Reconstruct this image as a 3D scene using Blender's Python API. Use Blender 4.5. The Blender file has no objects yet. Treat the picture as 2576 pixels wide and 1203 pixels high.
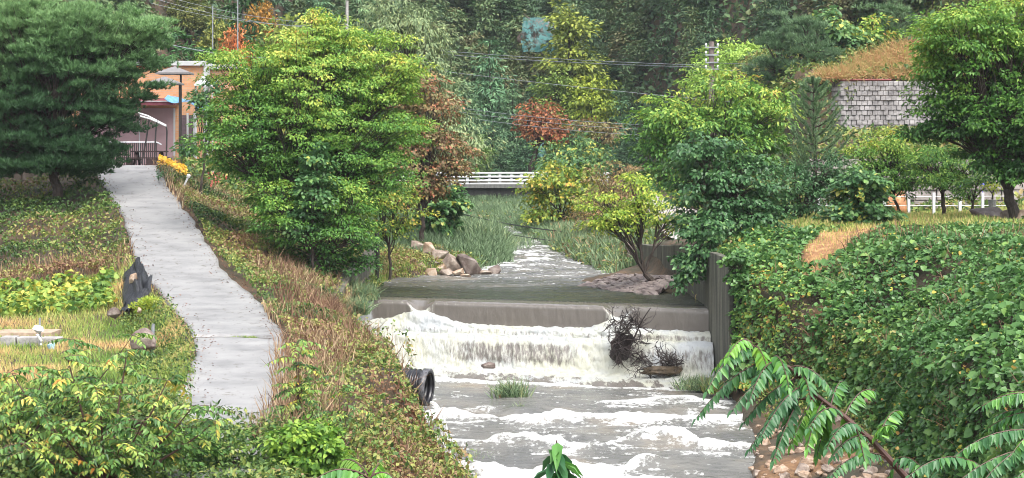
import bpy, bmesh, math, random
import numpy as np
from mathutils import Vector, Matrix
R = math.radians
rng = np.random.default_rng(7)
random.seed(7)
sc = bpy.context.scene
COL = sc.collection
# ------------------------------------------------------------------ camera
CH = 7.1            # eye height above the foot of the weir
F = 5000.0          # focal length in pixels of a 2576 px wide picture
HY = 400.0          # horizon row in that picture
cd = bpy.data.cameras.new('camera'); cam = bpy.data.objects.new('camera', cd); COL.objects.link(cam)
cam.location = (0, 0, CH); cam.rotation_euler = (R(90), 0, 0)
cd.sensor_width = 36; cd.lens = 36*F/2576; cd.shift_y = -(601.5-HY)/2576
cd.clip_start = 0.5; cd.clip_end = 3000
sc.camera = cam
# ------------------------------------------------------------------ sky + light (overcast)
w = bpy.data.worlds.new('World'); sc.world = w; w.use_nodes = True
nt = w.node_tree; bg = nt.nodes['Background']
sky = nt.nodes.new('ShaderNodeTexSky'); sky.sky_type = 'NISHITA'; sky.sun_disc = False
SUN_EL, SUN_AZ = 58, 150
sky.sun_elevation = R(SUN_EL); sky.sun_rotation = R(SUN_AZ); sky.dust_density = 4; sky.air_density = 1.0
hs = nt.nodes.new('ShaderNodeHueSaturation'); hs.inputs['Saturation'].default_value = 0.35
nt.links.new(sky.outputs[0], hs.inputs['Color']); nt.links.new(hs.outputs[0], bg.inputs['Color'])
bg.inputs['Strength'].default_value = 0.15
sl = bpy.data.lights.new('sun', 'SUN'); so = bpy.data.objects.new('sun', sl); COL.objects.link(so)
sl.energy = 1.0; sl.angle = R(45); sl.color = (1, 0.96, 0.9)
a = R(SUN_AZ)
dv = Vector((math.sin(a)*math.cos(R(SUN_EL)), math.cos(a)*math.cos(R(SUN_EL)), math.sin(R(SUN_EL))))
so.rotation_euler = dv.to_track_quat('Z', 'Y').to_euler(); so.location = (0, 0, 60)
sc.view_settings.view_transform = 'Standard'; sc.view_settings.look = 'None'
sc.view_settings.exposure = 1.4; sc.view_settings.gamma = 1.0
sc.cycles.pixel_filter_type = 'BLACKMAN_HARRIS'; sc.cycles.filter_width = 0.95
sc.cycles.max_bounces = 6; sc.cycles.diffuse_bounces = 4; sc.cycles.glossy_bounces = 2
sc.cycles.transparent_max_bounces = 8; sc.cycles.caustics_reflective = False; sc.cycles.caustics_refractive = False

# ------------------------------------------------------------------ numeric helpers
def P(px, py, d):
    return np.array([(px-1288)/F*d, d, CH-(py-HY)/F*d])
def XatPx(px, d): return (px-1288)/F*d
_perm = np.random.default_rng(3).random((256, 256))
_perm3 = np.random.default_rng(5).random((64, 64, 64))
def vnoise(x, y, s=0):
    x = np.asarray(x, float)+s*17.3; y = np.asarray(y, float)+s*9.7
    xi = np.floor(x).astype(int); yi = np.floor(y).astype(int); fx = x-xi; fy = y-yi
    fx = fx*fx*(3-2*fx); fy = fy*fy*(3-2*fy)
    g = lambda i, j: _perm[i & 255, j & 255]
    return (g(xi, yi)*(1-fx)+g(xi+1, yi)*fx)*(1-fy)+(g(xi, yi+1)*(1-fx)+g(xi+1, yi+1)*fx)*fy
def fbm(x, y, o=4, s=0):
    v = 0; a = .5; t = 0
    for k in range(o):
        v = v+a*vnoise(x*2**k, y*2**k, s+k); t += a; a *= .5
    return v/t
def n3(p, s=0):
    p = np.asarray(p, float)+s*7.31
    i = np.floor(p).astype(int); f = p-i; f = f*f*(3-2*f); i &= 63; j = (i+1) & 63
    g = lambda a, b, c: _perm3[a, b, c]
    x0, y0, z0 = i[..., 0], i[..., 1], i[..., 2]; x1, y1, z1 = j[..., 0], j[..., 1], j[..., 2]
    fx, fy, fz = f[..., 0], f[..., 1], f[..., 2]
    a = (g(x0, y0, z0)*(1-fx)+g(x1, y0, z0)*fx)*(1-fy)+(g(x0, y1, z0)*(1-fx)+g(x1, y1, z0)*fx)*fy
    b = (g(x0, y0, z1)*(1-fx)+g(x1, y0, z1)*fx)*(1-fy)+(g(x0, y1, z1)*(1-fx)+g(x1, y1, z1)*fx)*fy
    return a*(1-fz)+b*fz
def sstep(a, b, x): t = np.clip((np.asarray(x, float)-a)/(b-a), 0, 1); return t*t*(3-2*t)
def unit(v): return v/np.maximum(np.linalg.norm(v, axis=-1, keepdims=True), 1e-9)

# ------------------------------------------------------------------ object helpers
def tagit(o, label=None, cat=None, group=None, kind=None):
    if label: o['label'] = label
    if cat: o['category'] = cat
    if group: o['group'] = group
    if kind: o['kind'] = kind
    return o
def thing(name, loc, label, cat, group=None):
    o = bpy.data.objects.new(name, None); COL.objects.link(o); o.location = tuple(float(v) for v in loc)
    o.empty_display_size = .3
    return tagit(o, label, cat, group)
class MB:
    """collects faces; build() links ONE mesh object"""
    def __init__(s): s.v = []; s.f = []; s.n = 0; s.t = []; s.smooth = False
    def add(s, V, Fc, tone=0.5):
        V = np.asarray(V, float).reshape(-1, 3); Fc = [tuple(int(i)+s.n for i in f) for f in Fc]
        s.v.append(V); s.f += Fc; s.n += len(V)
        s.t += list(tone) if hasattr(tone, '__len__') else [tone]*len(Fc)
        return s
    def box(s, a, b, tone=.5):
        x0, y0, z0 = a; x1, y1, z1 = b
        V = [(x0,y0,z0),(x1,y0,z0),(x1,y1,z0),(x0,y1,z0),(x0,y0,z1),(x1,y0,z1),(x1,y1,z1),(x0,y1,z1)]
        return s.add(V, [(0,3,2,1),(4,5,6,7),(0,1,5,4),(1,2,6,5),(2,3,7,6),(3,0,4,7)], tone)
    def tube(s, pts, rad, n=6, tone=.5, cap=True):
        pts = np.asarray(pts, float); m = len(pts)
        rad = np.broadcast_to(np.asarray(rad, float), (m,))
        T = unit(np.gradient(pts, axis=0)); ref = np.array([0, 0, 1.]) if abs(T[0][2]) < .9 else np.array([1., 0, 0])
        A = unit(np.cross(T, ref)); B = np.cross(T, A)
        an = np.linspace(0, 2*math.pi, n, endpoint=False)
        V = (pts[:, None]+rad[:, None, None]*(np.cos(an)[None, :, None]*A[:, None]+np.sin(an)[None, :, None]*B[:, None])).reshape(-1, 3)
        Fc = [(i*n+j, i*n+(j+1) % n, (i+1)*n+(j+1) % n, (i+1)*n+j) for i in range(m-1) for j in range(n)]
        if cap: Fc += [tuple(range(n-1, -1, -1)), tuple((m-1)*n+j for j in range(n))]
        return s.add(V, Fc, tone)
    def build(s, name, m, parent=None, smooth=False, bevel=0):
        V = np.concatenate(s.v); me = bpy.data.meshes.new(name)
        loc = np.zeros(3)
        if parent is not None: loc = np.array(parent.matrix_world.translation) if parent.parent else np.array(parent.location); 
        if parent is not None and parent.parent: loc = np.array(parent.get('_w', list(parent.location)))
        if parent is None: loc = np.array([V[:, 0].mean(), V[:, 1].mean(), V[:, 2].min()])
        me.from_pydata((V-loc).tolist(), [], s.f)
        at = me.attributes.new('tone', 'FLOAT', 'FACE'); at.data.foreach_set('value', np.array(s.t, 'f'))
        if smooth: me.polygons.foreach_set('use_smooth', np.ones(len(s.f), bool))
        for mm in (m if isinstance(m, (list, tuple)) else [m]): me.materials.append(mm)
        me.update()
        o = bpy.data.objects.new(name, me); COL.objects.link(o)
        if parent is not None: o.parent = parent
        else: o.location = loc.tolist()
        o['_w'] = [float(x) for x in loc]
        if bevel:
            b = o.modifiers.new('bevel', 'BEVEL'); b.width = bevel; b.segments = 2; b.limit_method = 'ANGLE'
        return o
def fastmesh(name, V, Fa, tones, m, parent=None, loc=None, smooth=False, attrs=None):
    """V (N,3), Fa (M,k) index array"""
    me = bpy.data.meshes.new(name); V = np.asarray(V, 'f'); Fa = np.asarray(Fa, 'i')
    if loc is None:
        loc = np.array(parent.location) if parent is not None else np.zeros(3)
    me.vertices.add(len(V)); me.vertices.foreach_set('co', (V-np.asarray(loc, 'f')).astype('f').ravel())
    M, k = Fa.shape
    me.loops.add(M*k); me.loops.foreach_set('vertex_index', Fa.ravel())
    me.polygons.add(M); me.polygons.foreach_set('loop_start', np.arange(0, M*k, k, dtype='i'))
    me.polygons.foreach_set('loop_total', np.full(M, k, 'i'))
    if smooth: me.polygons.foreach_set('use_smooth', np.ones(M, bool))
    me.update(calc_edges=True)
    if tones is not None:
        at = me.attributes.new('tone', 'FLOAT', 'FACE'); at.data.foreach_set('value', np.asarray(tones, 'f'))
    for kx, arr in (attrs or {}).items():
        at = me.attributes.new(kx, 'FLOAT', 'POINT'); at.data.foreach_set('value', np.asarray(arr, 'f'))
    me.materials.append(m)
    o = bpy.data.objects.new(name, me); COL.objects.link(o)
    if parent is not None: o.parent = parent
    else: o.location = tuple(float(x) for x in loc)
    return o

# ------------------------------------------------------------------ materials
def nm(name):
    m = bpy.data.materials.new(name); m.use_nodes = True
    return m, m.node_tree.nodes, m.node_tree.links, m.node_tree.nodes['Principled BSDF']
def ramp(N, stops, interp='LINEAR'):
    r = N.new('ShaderNodeValToRGB'); r.color_ramp.interpolation = interp
    e = r.color_ramp.elements
    while len(e) < len(stops): e.new(.5)
    for k, (p, c) in enumerate(stops): e[k].position = p; e[k].color = (*c, 1)
    return r
def leafmat(name, cols, rough=.42, tr=.28, pos=None):
    cols = [tuple(min(.72, (c*.93+.07*sum(q)/3)*1.5) for c in q) for q in cols]
    m, N, L, b = nm(name)
    at = N.new('ShaderNodeAttribute'); at.attribute_name = 'tone'
    n = len(cols); r = ramp(N, [((pos[k] if pos else k/(n-1)), c) for k, c in enumerate(cols)])
    L.new(at.outputs['Fac'], r.inputs[0])
    oi = N.new('ShaderNodeObjectInfo'); mx = N.new('ShaderNodeMix'); mx.data_type = 'RGBA'; mx.blend_type = 'MULTIPLY'
    mx.inputs[0].default_value = 1; L.new(r.outputs[0], mx.inputs[6]); L.new(oi.outputs['Color'], mx.inputs[7])
    L.new(mx.outputs[2], b.inputs['Base Color']); b.inputs['Roughness'].default_value = rough
    b.inputs['Specular IOR Level'].default_value = .35
    t = N.new('ShaderNodeBsdfTranslucent'); L.new(mx.outputs[2], t.inputs[0])
    ms = N.new('ShaderNodeMixShader'); ms.inputs[0].default_value = tr
    L.new(b.outputs[0], ms.inputs[1]); L.new(t.outputs[0], ms.inputs[2])
    L.new(ms.outputs[0], N['Material Output'].inputs[0])
    return m
def plain(name, col, rough=.6, metal=0, var=.25, scale=6, bump=.0, spec=.4, stretch=None, col2=None):
    m, N, L, b = nm(name)
    tc = N.new('ShaderNodeTexCoord'); mp = N.new('ShaderNodeMapping'); L.new(tc.outputs['Object'], mp.inputs[0])
    if stretch: mp.inputs['Scale'].default_value = stretch
    no = N.new('ShaderNodeTexNoise'); no.inputs['Scale'].default_value = scale; no.inputs['Detail'].default_value = 8
    no.inputs['Roughness'].default_value = .65
    L.new(mp.outputs[0], no.inputs[0])
    c2 = col2 or tuple(min(1, c*(1+var)) for c in col)
    r = ramp(N, [(.32, tuple(c*(1-var) for c in col)), (.68, c2)]); L.new(no.outputs[0], r.inputs[0])
    L.new(r.outputs[0], b.inputs['Base Color']); b.inputs['Roughness'].default_value = rough
    b.inputs['Metallic'].default_value = metal; b.inputs['Specular IOR Level'].default_value = spec
    if bump:
        bp = N.new('ShaderNodeBump'); bp.inputs['Strength'].default_value = bump; bp.inputs['Distance'].default_value = .04
        L.new(no.outputs[0], bp.inputs['Height']); L.new(bp.outputs[0], b.inputs['Normal'])
    return m
BARK = plain('bark', (.055, .042, .034), .8, var=.5, scale=9, stretch=(3, 3, .6), bump=.5)
BARK_L = plain('pale_bark', (.16, .13, .105), .8, var=.4, scale=9, stretch=(3, 3, .6), bump=.5)
WHITE = plain('white_paint', (.72, .73, .74), .5, var=.08, scale=3)
DARKMETAL = plain('dark_metal', (.03, .026, .026), .45, var=.3)
GALV = plain('galvanised_steel', (.32, .34, .36), .45, metal=.4, var=.2)
DEBRIS = plain('wet_debris', (.035, .026, .024), .6, var=.5, scale=12, bump=.5)
def concrete_mat(name, c1, c2, streak=True, scale=1.3, rough=.75):
    m, N, L, b = nm(name)
    tc = N.new('ShaderNodeTexCoord'); mp = N.new('ShaderNodeMapping'); L.new(tc.outputs['Object'], mp.inputs[0])
    mp.inputs['Scale'].default_value = (3.2, 3.2, .25) if streak else (1, 1, 1)
    no = N.new('ShaderNodeTexNoise'); no.inputs['Scale'].default_value = scale; no.inputs['Detail'].default_value = 9; no.inputs['Roughness'].default_value = .6
    L.new(mp.outputs[0], no.inputs[0])
    n2 = N.new('ShaderNodeTexNoise'); n2.inputs['Scale'].default_value = 14; n2.inputs['Detail'].default_value = 8
    L.new(tc.outputs['Object'], n2.inputs[0])
    r = ramp(N, [(.36, c1), (.62, c2)]); L.new(no.outputs[0], r.inputs[0])
    r2 = ramp(N, [(.3, (.7, .7, .7)), (.7, (1.1, 1.1, 1.1))]); L.new(n2.outputs[0], r2.inputs[0])
    mx = N.new('ShaderNodeMix'); mx.data_type = 'RGBA'; mx.blend_type = 'MULTIPLY'; mx.inputs[0].default_value = 1
    L.new(r.outputs[0], mx.inputs[6]); L.new(r2.outputs[0], mx.inputs[7]); L.new(mx.outputs[2], b.inputs['Base Color'])
    b.inputs['Roughness'].default_value = rough
    bp = N.new('ShaderNodeBump'); bp.inputs['Strength'].default_value = .35; bp.inputs['Distance'].default_value = .03
    L.new(n2.outputs[0], bp.inputs['Height']); L.new(bp.outputs[0], b.inputs['Normal'])
    return m
WALLCON = concrete_mat('stained_concrete', (.03, .03, .024), (.17, .165, .125))
WEIRCON = concrete_mat('wet_weir_concrete', (.08, .068, .06), (.17, .155, .14), rough=.3)
GREYCON = concrete_mat('grey_concrete', (.28, .27, .26), (.5, .48, .46), streak=False)

def roadmat():
    m, N, L, b = nm('road_concrete')
    tc = N.new('ShaderNodeTexCoord')
    no = N.new('ShaderNodeTexNoise'); no.inputs['Scale'].default_value = .7; no.inputs['Detail'].default_value = 9; no.inputs['Roughness'].default_value = .62
    mp = N.new('ShaderNodeMapping'); mp.inputs['Scale'].default_value = (1, 1.6, 1); L.new(tc.outputs['Object'], mp.inputs[0]); L.new(mp.outputs[0], no.inputs[0])
    r = ramp(N, [(.33, (.19, .19, .192)), (.5, (.265, .264, .264)), (.68, (.315, .313, .31))]); L.new(no.outputs[0], r.inputs[0])
    n2 = N.new('ShaderNodeTexNoise'); n2.inputs['Scale'].default_value = 4.5; n2.inputs['Detail'].default_value = 10; n2.inputs['Roughness'].default_value = .75
    mp2 = N.new('ShaderNodeMapping'); mp2.inputs['Scale'].default_value = (.8, .55, 1); L.new(tc.outputs['Object'], mp2.inputs[0]); L.new(mp2.outputs[0], n2.inputs[0])
    r2 = ramp(N, [(.36, (.5, .45, .4)), (.44, (1, 1, 1))]); L.new(n2.outputs[0], r2.inputs[0])
    mx = N.new('ShaderNodeMix'); mx.data_type = 'RGBA'; mx.blend_type = 'MULTIPLY'; mx.inputs[0].default_value = .8
    L.new(r.outputs[0], mx.inputs[6]); L.new(r2.outputs[0], mx.inputs[7])
    L.new(mx.outputs[2], b.inputs['Base Color']); b.inputs['Roughness'].default_value = .55
    bp = N.new('ShaderNodeBump'); bp.inputs['Strength'].default_value = .3; bp.inputs['Distance'].default_value = .03
    L.new(n2.outputs[0], bp.inputs['Height']); L.new(bp.outputs[0], b.inputs['Normal'])
    return m
ROAD = roadmat()
def soilmat():
    m, N, L, b = nm('soil')
    tc = N.new('ShaderNodeTexCoord')
    no = N.new('ShaderNodeTexNoise'); no.inputs['Scale'].default_value = .8; no.inputs['Detail'].default_value = 10; no.inputs['Roughness'].default_value = .65
    L.new(tc.outputs['Object'], no.inputs[0])
    r = ramp(N, [(.3, (.035, .04, .02)), (.48, (.06, .045, .028)), (.62, (.12, .075, .042)), (.75, (.07, .08, .03))]); L.new(no.outputs[0], r.inputs[0])
    at = N.new('ShaderNodeAttribute'); at.attribute_name = 'bare'
    n2 = N.new('ShaderNodeTexNoise'); n2.inputs['Scale'].default_value = 5; n2.inputs['Detail'].default_value = 8; L.new(tc.outputs['Object'], n2.inputs[0])
    r2 = ramp(N, [(.3, (.15, .075, .035)), (.55, (.33, .17, .075)), (.75, (.42, .27, .13))]); L.new(n2.outputs[0], r2.inputs[0])
    mx = N.new('ShaderNodeMix'); mx.data_type = 'RGBA'; L.new(at.outputs['Fac'], mx.inputs[0]); L.new(r.outputs[0], mx.inputs[6]); L.new(r2.outputs[0], mx.inputs[7])
    L.new(mx.outputs[2], b.inputs['Base Color']); b.inputs['Roughness'].default_value = .9
    bp = N.new('ShaderNodeBump'); bp.inputs['Strength'].default_value = .7; bp.inputs['Distance'].default_value = .1
    L.new(n2.outputs[0], bp.inputs['Height']); L.new(bp.outputs[0], b.inputs['Normal'])
    return m
SOIL = soilmat()
def rockmat(name, c1, c2, c3):
    m, N, L, b = nm(name)
    tc = N.new('ShaderNodeTexCoord')
    no = N.new('ShaderNodeTexNoise'); no.inputs['Scale'].default_value = 1.6; no.inputs['Detail'].default_value = 12; no.inputs['Roughness'].default_value = .7
    L.new(tc.outputs['Object'], no.inputs[0])
    r = ramp(N, [(.34, c1), (.5, c2), (.66, c3)]); L.new(no.outputs[0], r.inputs[0]); L.new(r.outputs[0], b.inputs['Base Color'])
    b.inputs['Roughness'].default_value = .6
    bp = N.new('ShaderNodeBump'); bp.inputs['Strength'].default_value = .8; bp.inputs['Distance'].default_value = .05
    L.new(no.outputs[0], bp.inputs['Height']); L.new(bp.outputs[0], b.inputs['Normal'])
    return m
ROCK = rockmat('river_rock', (.1, .07, .055), (.26, .2, .16), (.42, .36, .3))
ROCK_D = rockmat('dark_rock', (.05, .035, .03), (.13, .095, .08), (.27, .23, .2))
ROCK_T = rockmat('tan_stone', (.17, .11, .075), (.36, .25, .17), (.5, .42, .34))

def watermat():
    m, N, L, b = nm('river_water')
    tc = N.new('ShaderNodeTexCoord')
    at = N.new('ShaderNodeAttribute'); at.attribute_name = 'foam'
    mp = N.new('ShaderNodeMapping'); L.new(tc.outputs['Object'], mp.inputs[0]); mp.inputs['Scale'].default_value = (1, .6, 1)
    no = N.new('ShaderNodeTexNoise'); no.inputs['Scale'].default_value = 7; no.inputs['Detail'].default_value = 9; no.inputs['Roughness'].default_value = .68
    L.new(mp.outputs[0], no.inputs[0])
    ad = N.new('ShaderNodeMath'); ad.operation = 'ADD'; L.new(at.outputs['Fac'], ad.inputs[0])
    sb = N.new('ShaderNodeMath'); sb.operation = 'MULTIPLY_ADD'; sb.inputs[1].default_value = 2.3; sb.inputs[2].default_value = -1.15
    L.new(no.outputs[0], sb.inputs[0]); L.new(sb.outputs[0], ad.inputs[1])
    r = ramp(N, [(.36, (0, 0, 0)), (.66, (1, 1, 1))]); L.new(ad.outputs[0], r.inputs[0])
    # murky body colour, greyer and browner patches of silt
    n3_ = N.new('ShaderNodeTexNoise'); n3_.inputs['Scale'].default_value = .5; n3_.inputs['Detail'].default_value = 6; L.new(tc.outputs['Object'], n3_.inputs[0])
    rb = ramp(N, [(.35, (.12, .122, .118)), (.55, (.17, .166, .152)), (.72, (.24, .205, .16))]); L.new(n3_.outputs[0], rb.inputs[0])
    pa = N.new('ShaderNodeAttribute'); pa.attribute_name = 'pool'
    mp_ = N.new('ShaderNodeMix'); mp_.data_type = 'RGBA'; L.new(pa.outputs['Fac'], mp_.inputs[0]); L.new(rb.outputs[0], mp_.inputs[6]); mp_.inputs[7].default_value = (.035, .04, .024, 1)
    L.new(mp_.outputs[2], b.inputs['Base Color']); b.inputs['Roughness'].default_value = .12; b.inputs['IOR'].default_value = 1.33
    mr = N.new('ShaderNodeTexNoise'); mr.inputs['Scale'].default_value = 3.2; mr.inputs['Detail'].default_value = 7; mr.inputs['Roughness'].default_value = .6
    mp2 = N.new('ShaderNodeMapping'); L.new(tc.outputs['Object'], mp2.inputs[0]); mp2.inputs['Scale'].default_value = (.7, 1.3, 1); L.new(mp2.outputs[0], mr.inputs[0])
    bp = N.new('ShaderNodeBump'); bp.inputs['Strength'].default_value = .9; bp.inputs['Distance'].default_value = .1
    L.new(mr.outputs[0], bp.inputs['Height']); L.new(bp.outputs[0], b.inputs['Normal'])
    fo = N.new('ShaderNodeBsdfPrincipled'); fo.inputs['Base Color'].default_value = (.5, .505, .49, 1); fo.inputs['Roughness'].default_value = .5
    fo.inputs['Subsurface Weight'].default_value = 0
    bp2 = N.new('ShaderNodeBump'); bp2.inputs['Strength'].default_value = .9; bp2.inputs['Distance'].default_value = .06
    L.new(no.outputs[0], bp2.inputs['Height']); L.new(bp2.outputs[0], fo.inputs['Normal'])
    ms = N.new('ShaderNodeMixShader'); L.new(r.outputs[0], ms.inputs[0]); L.new(b.outputs[0], ms.inputs[1]); L.new(fo.outputs[0], ms.inputs[2])
    L.new(ms.outputs[0], N['Material Output'].inputs[0])
    return m
WATER = watermat()
def fallmat(name='falling_water', amp=2.0, bst=.9):
    m, N, L, b = nm(name)
    tc = N.new('ShaderNodeTexCoord'); at = N.new('ShaderNodeAttribute'); at.attribute_name = 'foam'
    mp = N.new('ShaderNodeMapping'); L.new(tc.outputs['Object'], mp.inputs[0]); mp.inputs['Scale'].default_value = (4.2, 1.2, 1.1)
    no = N.new('ShaderNodeTexNoise'); no.inputs['Scale'].default_value = 2.2; no.inputs['Detail'].default_value = 8; no.inputs['Roughness'].default_value = .7
    L.new(mp.outputs[0], no.inputs[0])
    sb = N.new('ShaderNodeMath'); sb.operation = 'MULTIPLY_ADD'; sb.inputs[1].default_value = amp; sb.inputs[2].default_value = -amp/2
    L.new(no.outputs[0], sb.inputs[0])
    ad = N.new('ShaderNodeMath'); ad.operation = 'ADD'; L.new(at.outputs['Fac'], ad.inputs[0]); L.new(sb.outputs[0], ad.inputs[1])
    r = ramp(N, [(.32, (0, 0, 0)), (.7, (1, 1, 1))]); L.new(ad.outputs[0], r.inputs[0])
    n2 = N.new('ShaderNodeTexNoise'); n2.inputs['Scale'].default_value = .9; n2.inputs['Detail'].default_value = 6; L.new(tc.outputs['Object'], n2.inputs[0])
    rc = ramp(N, [(.35, (.4, .42, .43)), (.6, (.46, .46, .38))]); L.new(n2.outputs[0], rc.inputs[0])
    L.new(rc.outputs[0], b.inputs['Base Color']); b.inputs['Roughness'].default_value = .4
    bp = N.new('ShaderNodeBump'); bp.inputs['Strength'].default_value = bst; bp.inputs['Distance'].default_value = .06
    L.new(no.outputs[0], bp.inputs['Height']); L.new(bp.outputs[0], b.inputs['Normal'])
    g = N.new('ShaderNodeBsdfPrincipled'); g.inputs['Base Color'].default_value = (.15, .135, .12, 1); g.inputs['Roughness'].default_value = .15
    L.new(bp.outputs[0], g.inputs['Normal'])
    ms = N.new('ShaderNodeMixShader'); L.new(r.outputs[0], ms.inputs[0]); L.new(g.outputs[0], ms.inputs[1]); L.new(b.outputs[0], ms.inputs[2])
    L.new(ms.outputs[0], N['Material Output'].inputs[0])
    return m
FALL = fallmat()

# ================================================================== TERRAIN
# stations across the valley: Y -> 17 control points (X, z), far left ... far right
ST = {
 0:  [(-90,3),(-30,2),(-16,1),(-9,.8),(-7,.8),(-4.8,.8),(-4,.8),(-2.5,.3),(-.5,-1.4),(0,-2.4),(3.6,-2.4),(4.2,-1.6),(5.2,2.2),(7,3.2),(12,4),(30,5),(90,8)],
 20: [(-90,2.5),(-30,2),(-16,1),(-9,.8),(-7,.8),(-4.8,.8),(-4,.8),(-2.5,.3),(-.5,-1.2),(0,-2.2),(4.4,-2.2),(5.0,-1.4),(6.2,1.4),(8,3.0),(12,4),(30,5),(90,8)],
 30: [(-90,2),(-30,1.5),(-16,.9),(-9,.8),(-7.2,.8),(-4.8,.8),(-4.2,.9),(-2.7,.4),(-.6,-1.1),(0,-2.1),(5,-2.1),(5.8,-1.2),(8.6,-.2),(9.6,2.4),(14,4.2),(30,5),(90,8)],
 40: [(-90,2),(-30,1.6),(-16,1.0),(-9,.95),(-7.3,.95),(-5.0,.95),(-4.4,1.05),(-3.2,.6),(-.9,-.95),(-.3,-1.8),(5.4,-1.8),(6.0,-1.05),(9.4,-.1),(9.9,2.4),(14,4.2),(30,5),(90,8)],
 46: [(-90,2),(-30,1.8),(-16,1.2),(-9,1.2),(-7.45,1.2),(-5.3,1.2),(-4.6,1.35),(-3.1,.75),(-1.0,-.75),(-.3,-1.6),(5.6,-1.6),(6.0,-.85),(9.3,0.0),(9.7,2.2),(12.2,3.85),(30,5),(90,8)],
 50: [(-90,2.2),(-30,1.8),(-16,1.35),(-9.5,1.5),(-8.0,1.65),(-5.6,1.65),(-4.6,1.75),(-3.0,1.3),(-2.0,-.6),(-1.5,-1.2),(5.8,-1.2),(6.1,-.55),(9.5,.1),(9.8,2.1),(12.4,4.0),(30,5),(90,8)],
 54: [(-90,2.4),(-30,1.7),(-16,1.5),(-9.5,1.55),(-8.6,2.08),(-6.1,2.08),(-5.0,2.1),(-3.35,1.6),(-2.6,-.4),(-2.1,-1),(6.3,-1),(6.7,-.3),(9.3,.2),(9.6,2.2),(12.8,4.2),(30,5),(90,8)],
 60: [(-90,2.6),(-30,2.1),(-17,1.93),(-11.3,1.97),(-10.3,2.66),(-7.6,2.66),(-6.3,2.5),(-4.9,1.9),(-3.9,-.1),(-3.2,-.8),(6.4,-.8),(6.7,0),(6.8,.4),(7.05,3.0),(10.6,4.35),(30,5),(90,8)],
 65: [(-90,3),(-30,2.4),(-18,2.25),(-13.5,2.7),(-12.2,3.37),(-9.4,3.37),(-7.6,2.9),(-5.9,2.1),(-5.2,.3),(-4.6,-.6),(6.3,-.6),(6.45,.2),(6.6,2.8),(7.0,4.0),(10,4.7),(30,5),(90,8)],
 69: [(-90,4),(-30,3.3),(-19,3.2),(-14.6,3.5),(-13.2,4.1),(-10.6,4.1),(-8.4,3.3),(-6.2,2.6),(-5.6,2.1),(-5.2,1.4),(6.2,1.4),(6.45,2.1),(6.6,2.9),(7.0,4.0),(10,4.75),(30,5),(90,8)],
 74: [(-90,5),(-30,4.3),(-20,4.3),(-15.8,4.7),(-14.5,4.9),(-12.0,4.9),(-9.2,3.7),(-6.6,2.9),(-5.4,2.1),(-5,1.4),(4.0,1.4),(4.6,2.1),(6.2,2.6),(6.8,4.0),(10,4.8),(30,5),(90,8)],
 80: [(-90,6),(-30,5.5),(-21,5.5),(-17.6,5.8),(-16.4,5.85),(-13.8,5.85),(-10.4,4.4),(-7.2,3.0),(-5.3,2.15),(-4.8,1.4),(1.9,1.5),(2.7,2.15),(5.3,2.7),(5.8,3.6),(12,4.7),(30,5),(90,8)],
 85: [(-90,7),(-30,6.5),(-22,6.6),(-19.4,6.75),(-18,6.76),(-15.2,6.76),(-12,5.2),(-8,3.2),(-2.6,2.3),(-1.4,1.5),(4.1,1.6),(4.6,2.25),(5.3,2.5),(5.7,3.3),(13,4.5),(30,5.2),(90,8)],
 92: [(-90,8),(-30,6.75),(-24,6.6),(-21,6.6),(-19,6.6),(-16,6.6),(-12,5.6),(-8,3.4),(-.9,2.7),(.1,1.7),(2.8,1.7),(3.6,2.6),(5.2,2.9),(5.8,3.4),(13,4.6),(30,6.8),(90,9)],
 100:[(-90,8),(-30,6.75),(-24,6.6),(-21,6.6),(-19,6.6),(-16,6.6),(-12,5.9),(-8,3.6),(-.6,2.9),(.2,1.9),(1.7,1.9),(2.6,2.8),(5.2,3.1),(6,3.45),(13,4.8),(30,7.4),(90,10)],
 110:[(-90,8),(-30,6.75),(-24,6.6),(-21,6.6),(-19,6.6),(-16,6.6),(-12,6),(-8,3.8),(-1.0,3.1),(-.5,2.2),(.8,2.2),(1.6,3.0),(5.2,3.3),(6.4,3.6),(13,5.0),(30,8.4),(90,12)],
 118:[(-90,8),(-30,6.75),(-24,6.6),(-21,6.6),(-19,6.6),(-16,6.6),(-12,6),(-8,3.9),(-2.2,3.1),(-1.8,2.5),(-.1,2.5),(.5,3.1),(5.2,3.5),(6.4,3.8),(13,5.4),(30,12),(90,18)],
 130:[(-90,14),(-30,8),(-24,7.2),(-21,7.2),(-19,7.2),(-16,7),(-12,5.4),(-8,3.9),(-4,3.3),(-3.4,2.8),(-1.4,2.8),(-.8,3.3),(4.5,3.6),(6.4,4.2),(13,5.8),(30,12.5),(90,22)],
 172:[(-90,16),(-30,8),(-24,6),(-21,5.5),(-19,5.2),(-16,4.9),(-12,4.8),(-8,4.5),(-5,3.4),(-4.2,3.0),(2.2,3.0),(3,3.4),(5.5,4.2),(8,4.7),(13,5.0),(30,12),(90,30)],
 186:[(-90,18),(-30,8),(-24,6),(-21,5.5),(-19,5.2),(-16,5),(-12,4.85),(-8,4.75),(-6,4.7),(-5,4.7),(3,4.7),(4,4.7),(5.5,4.75),(8,4.8),(13,5.2),(30,12),(90,32)],
 200:[(-90,20),(-30,9),(-24,6),(-21,5.5),(-19,5.3),(-16,5.1),(-12,5),(-8,5),(-6,5),(-5,5),(3,5),(4,5),(5.5,5),(8,5),(13,5.4),(30,12),(90,34)],
 900:[(-90,20),(-30,9),(-24,6),(-21,5.5),(-19,5.3),(-16,5.1),(-12,5),(-8,5),(-6,5),(-5,5),(3,5),(4,5),(5.5,5),(8,5),(13,5.4),(30,12),(90,34)],
}
_l = math.hypot(12, -4.65); WNX, WNY = -4.65/_l, -12/_l
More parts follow.
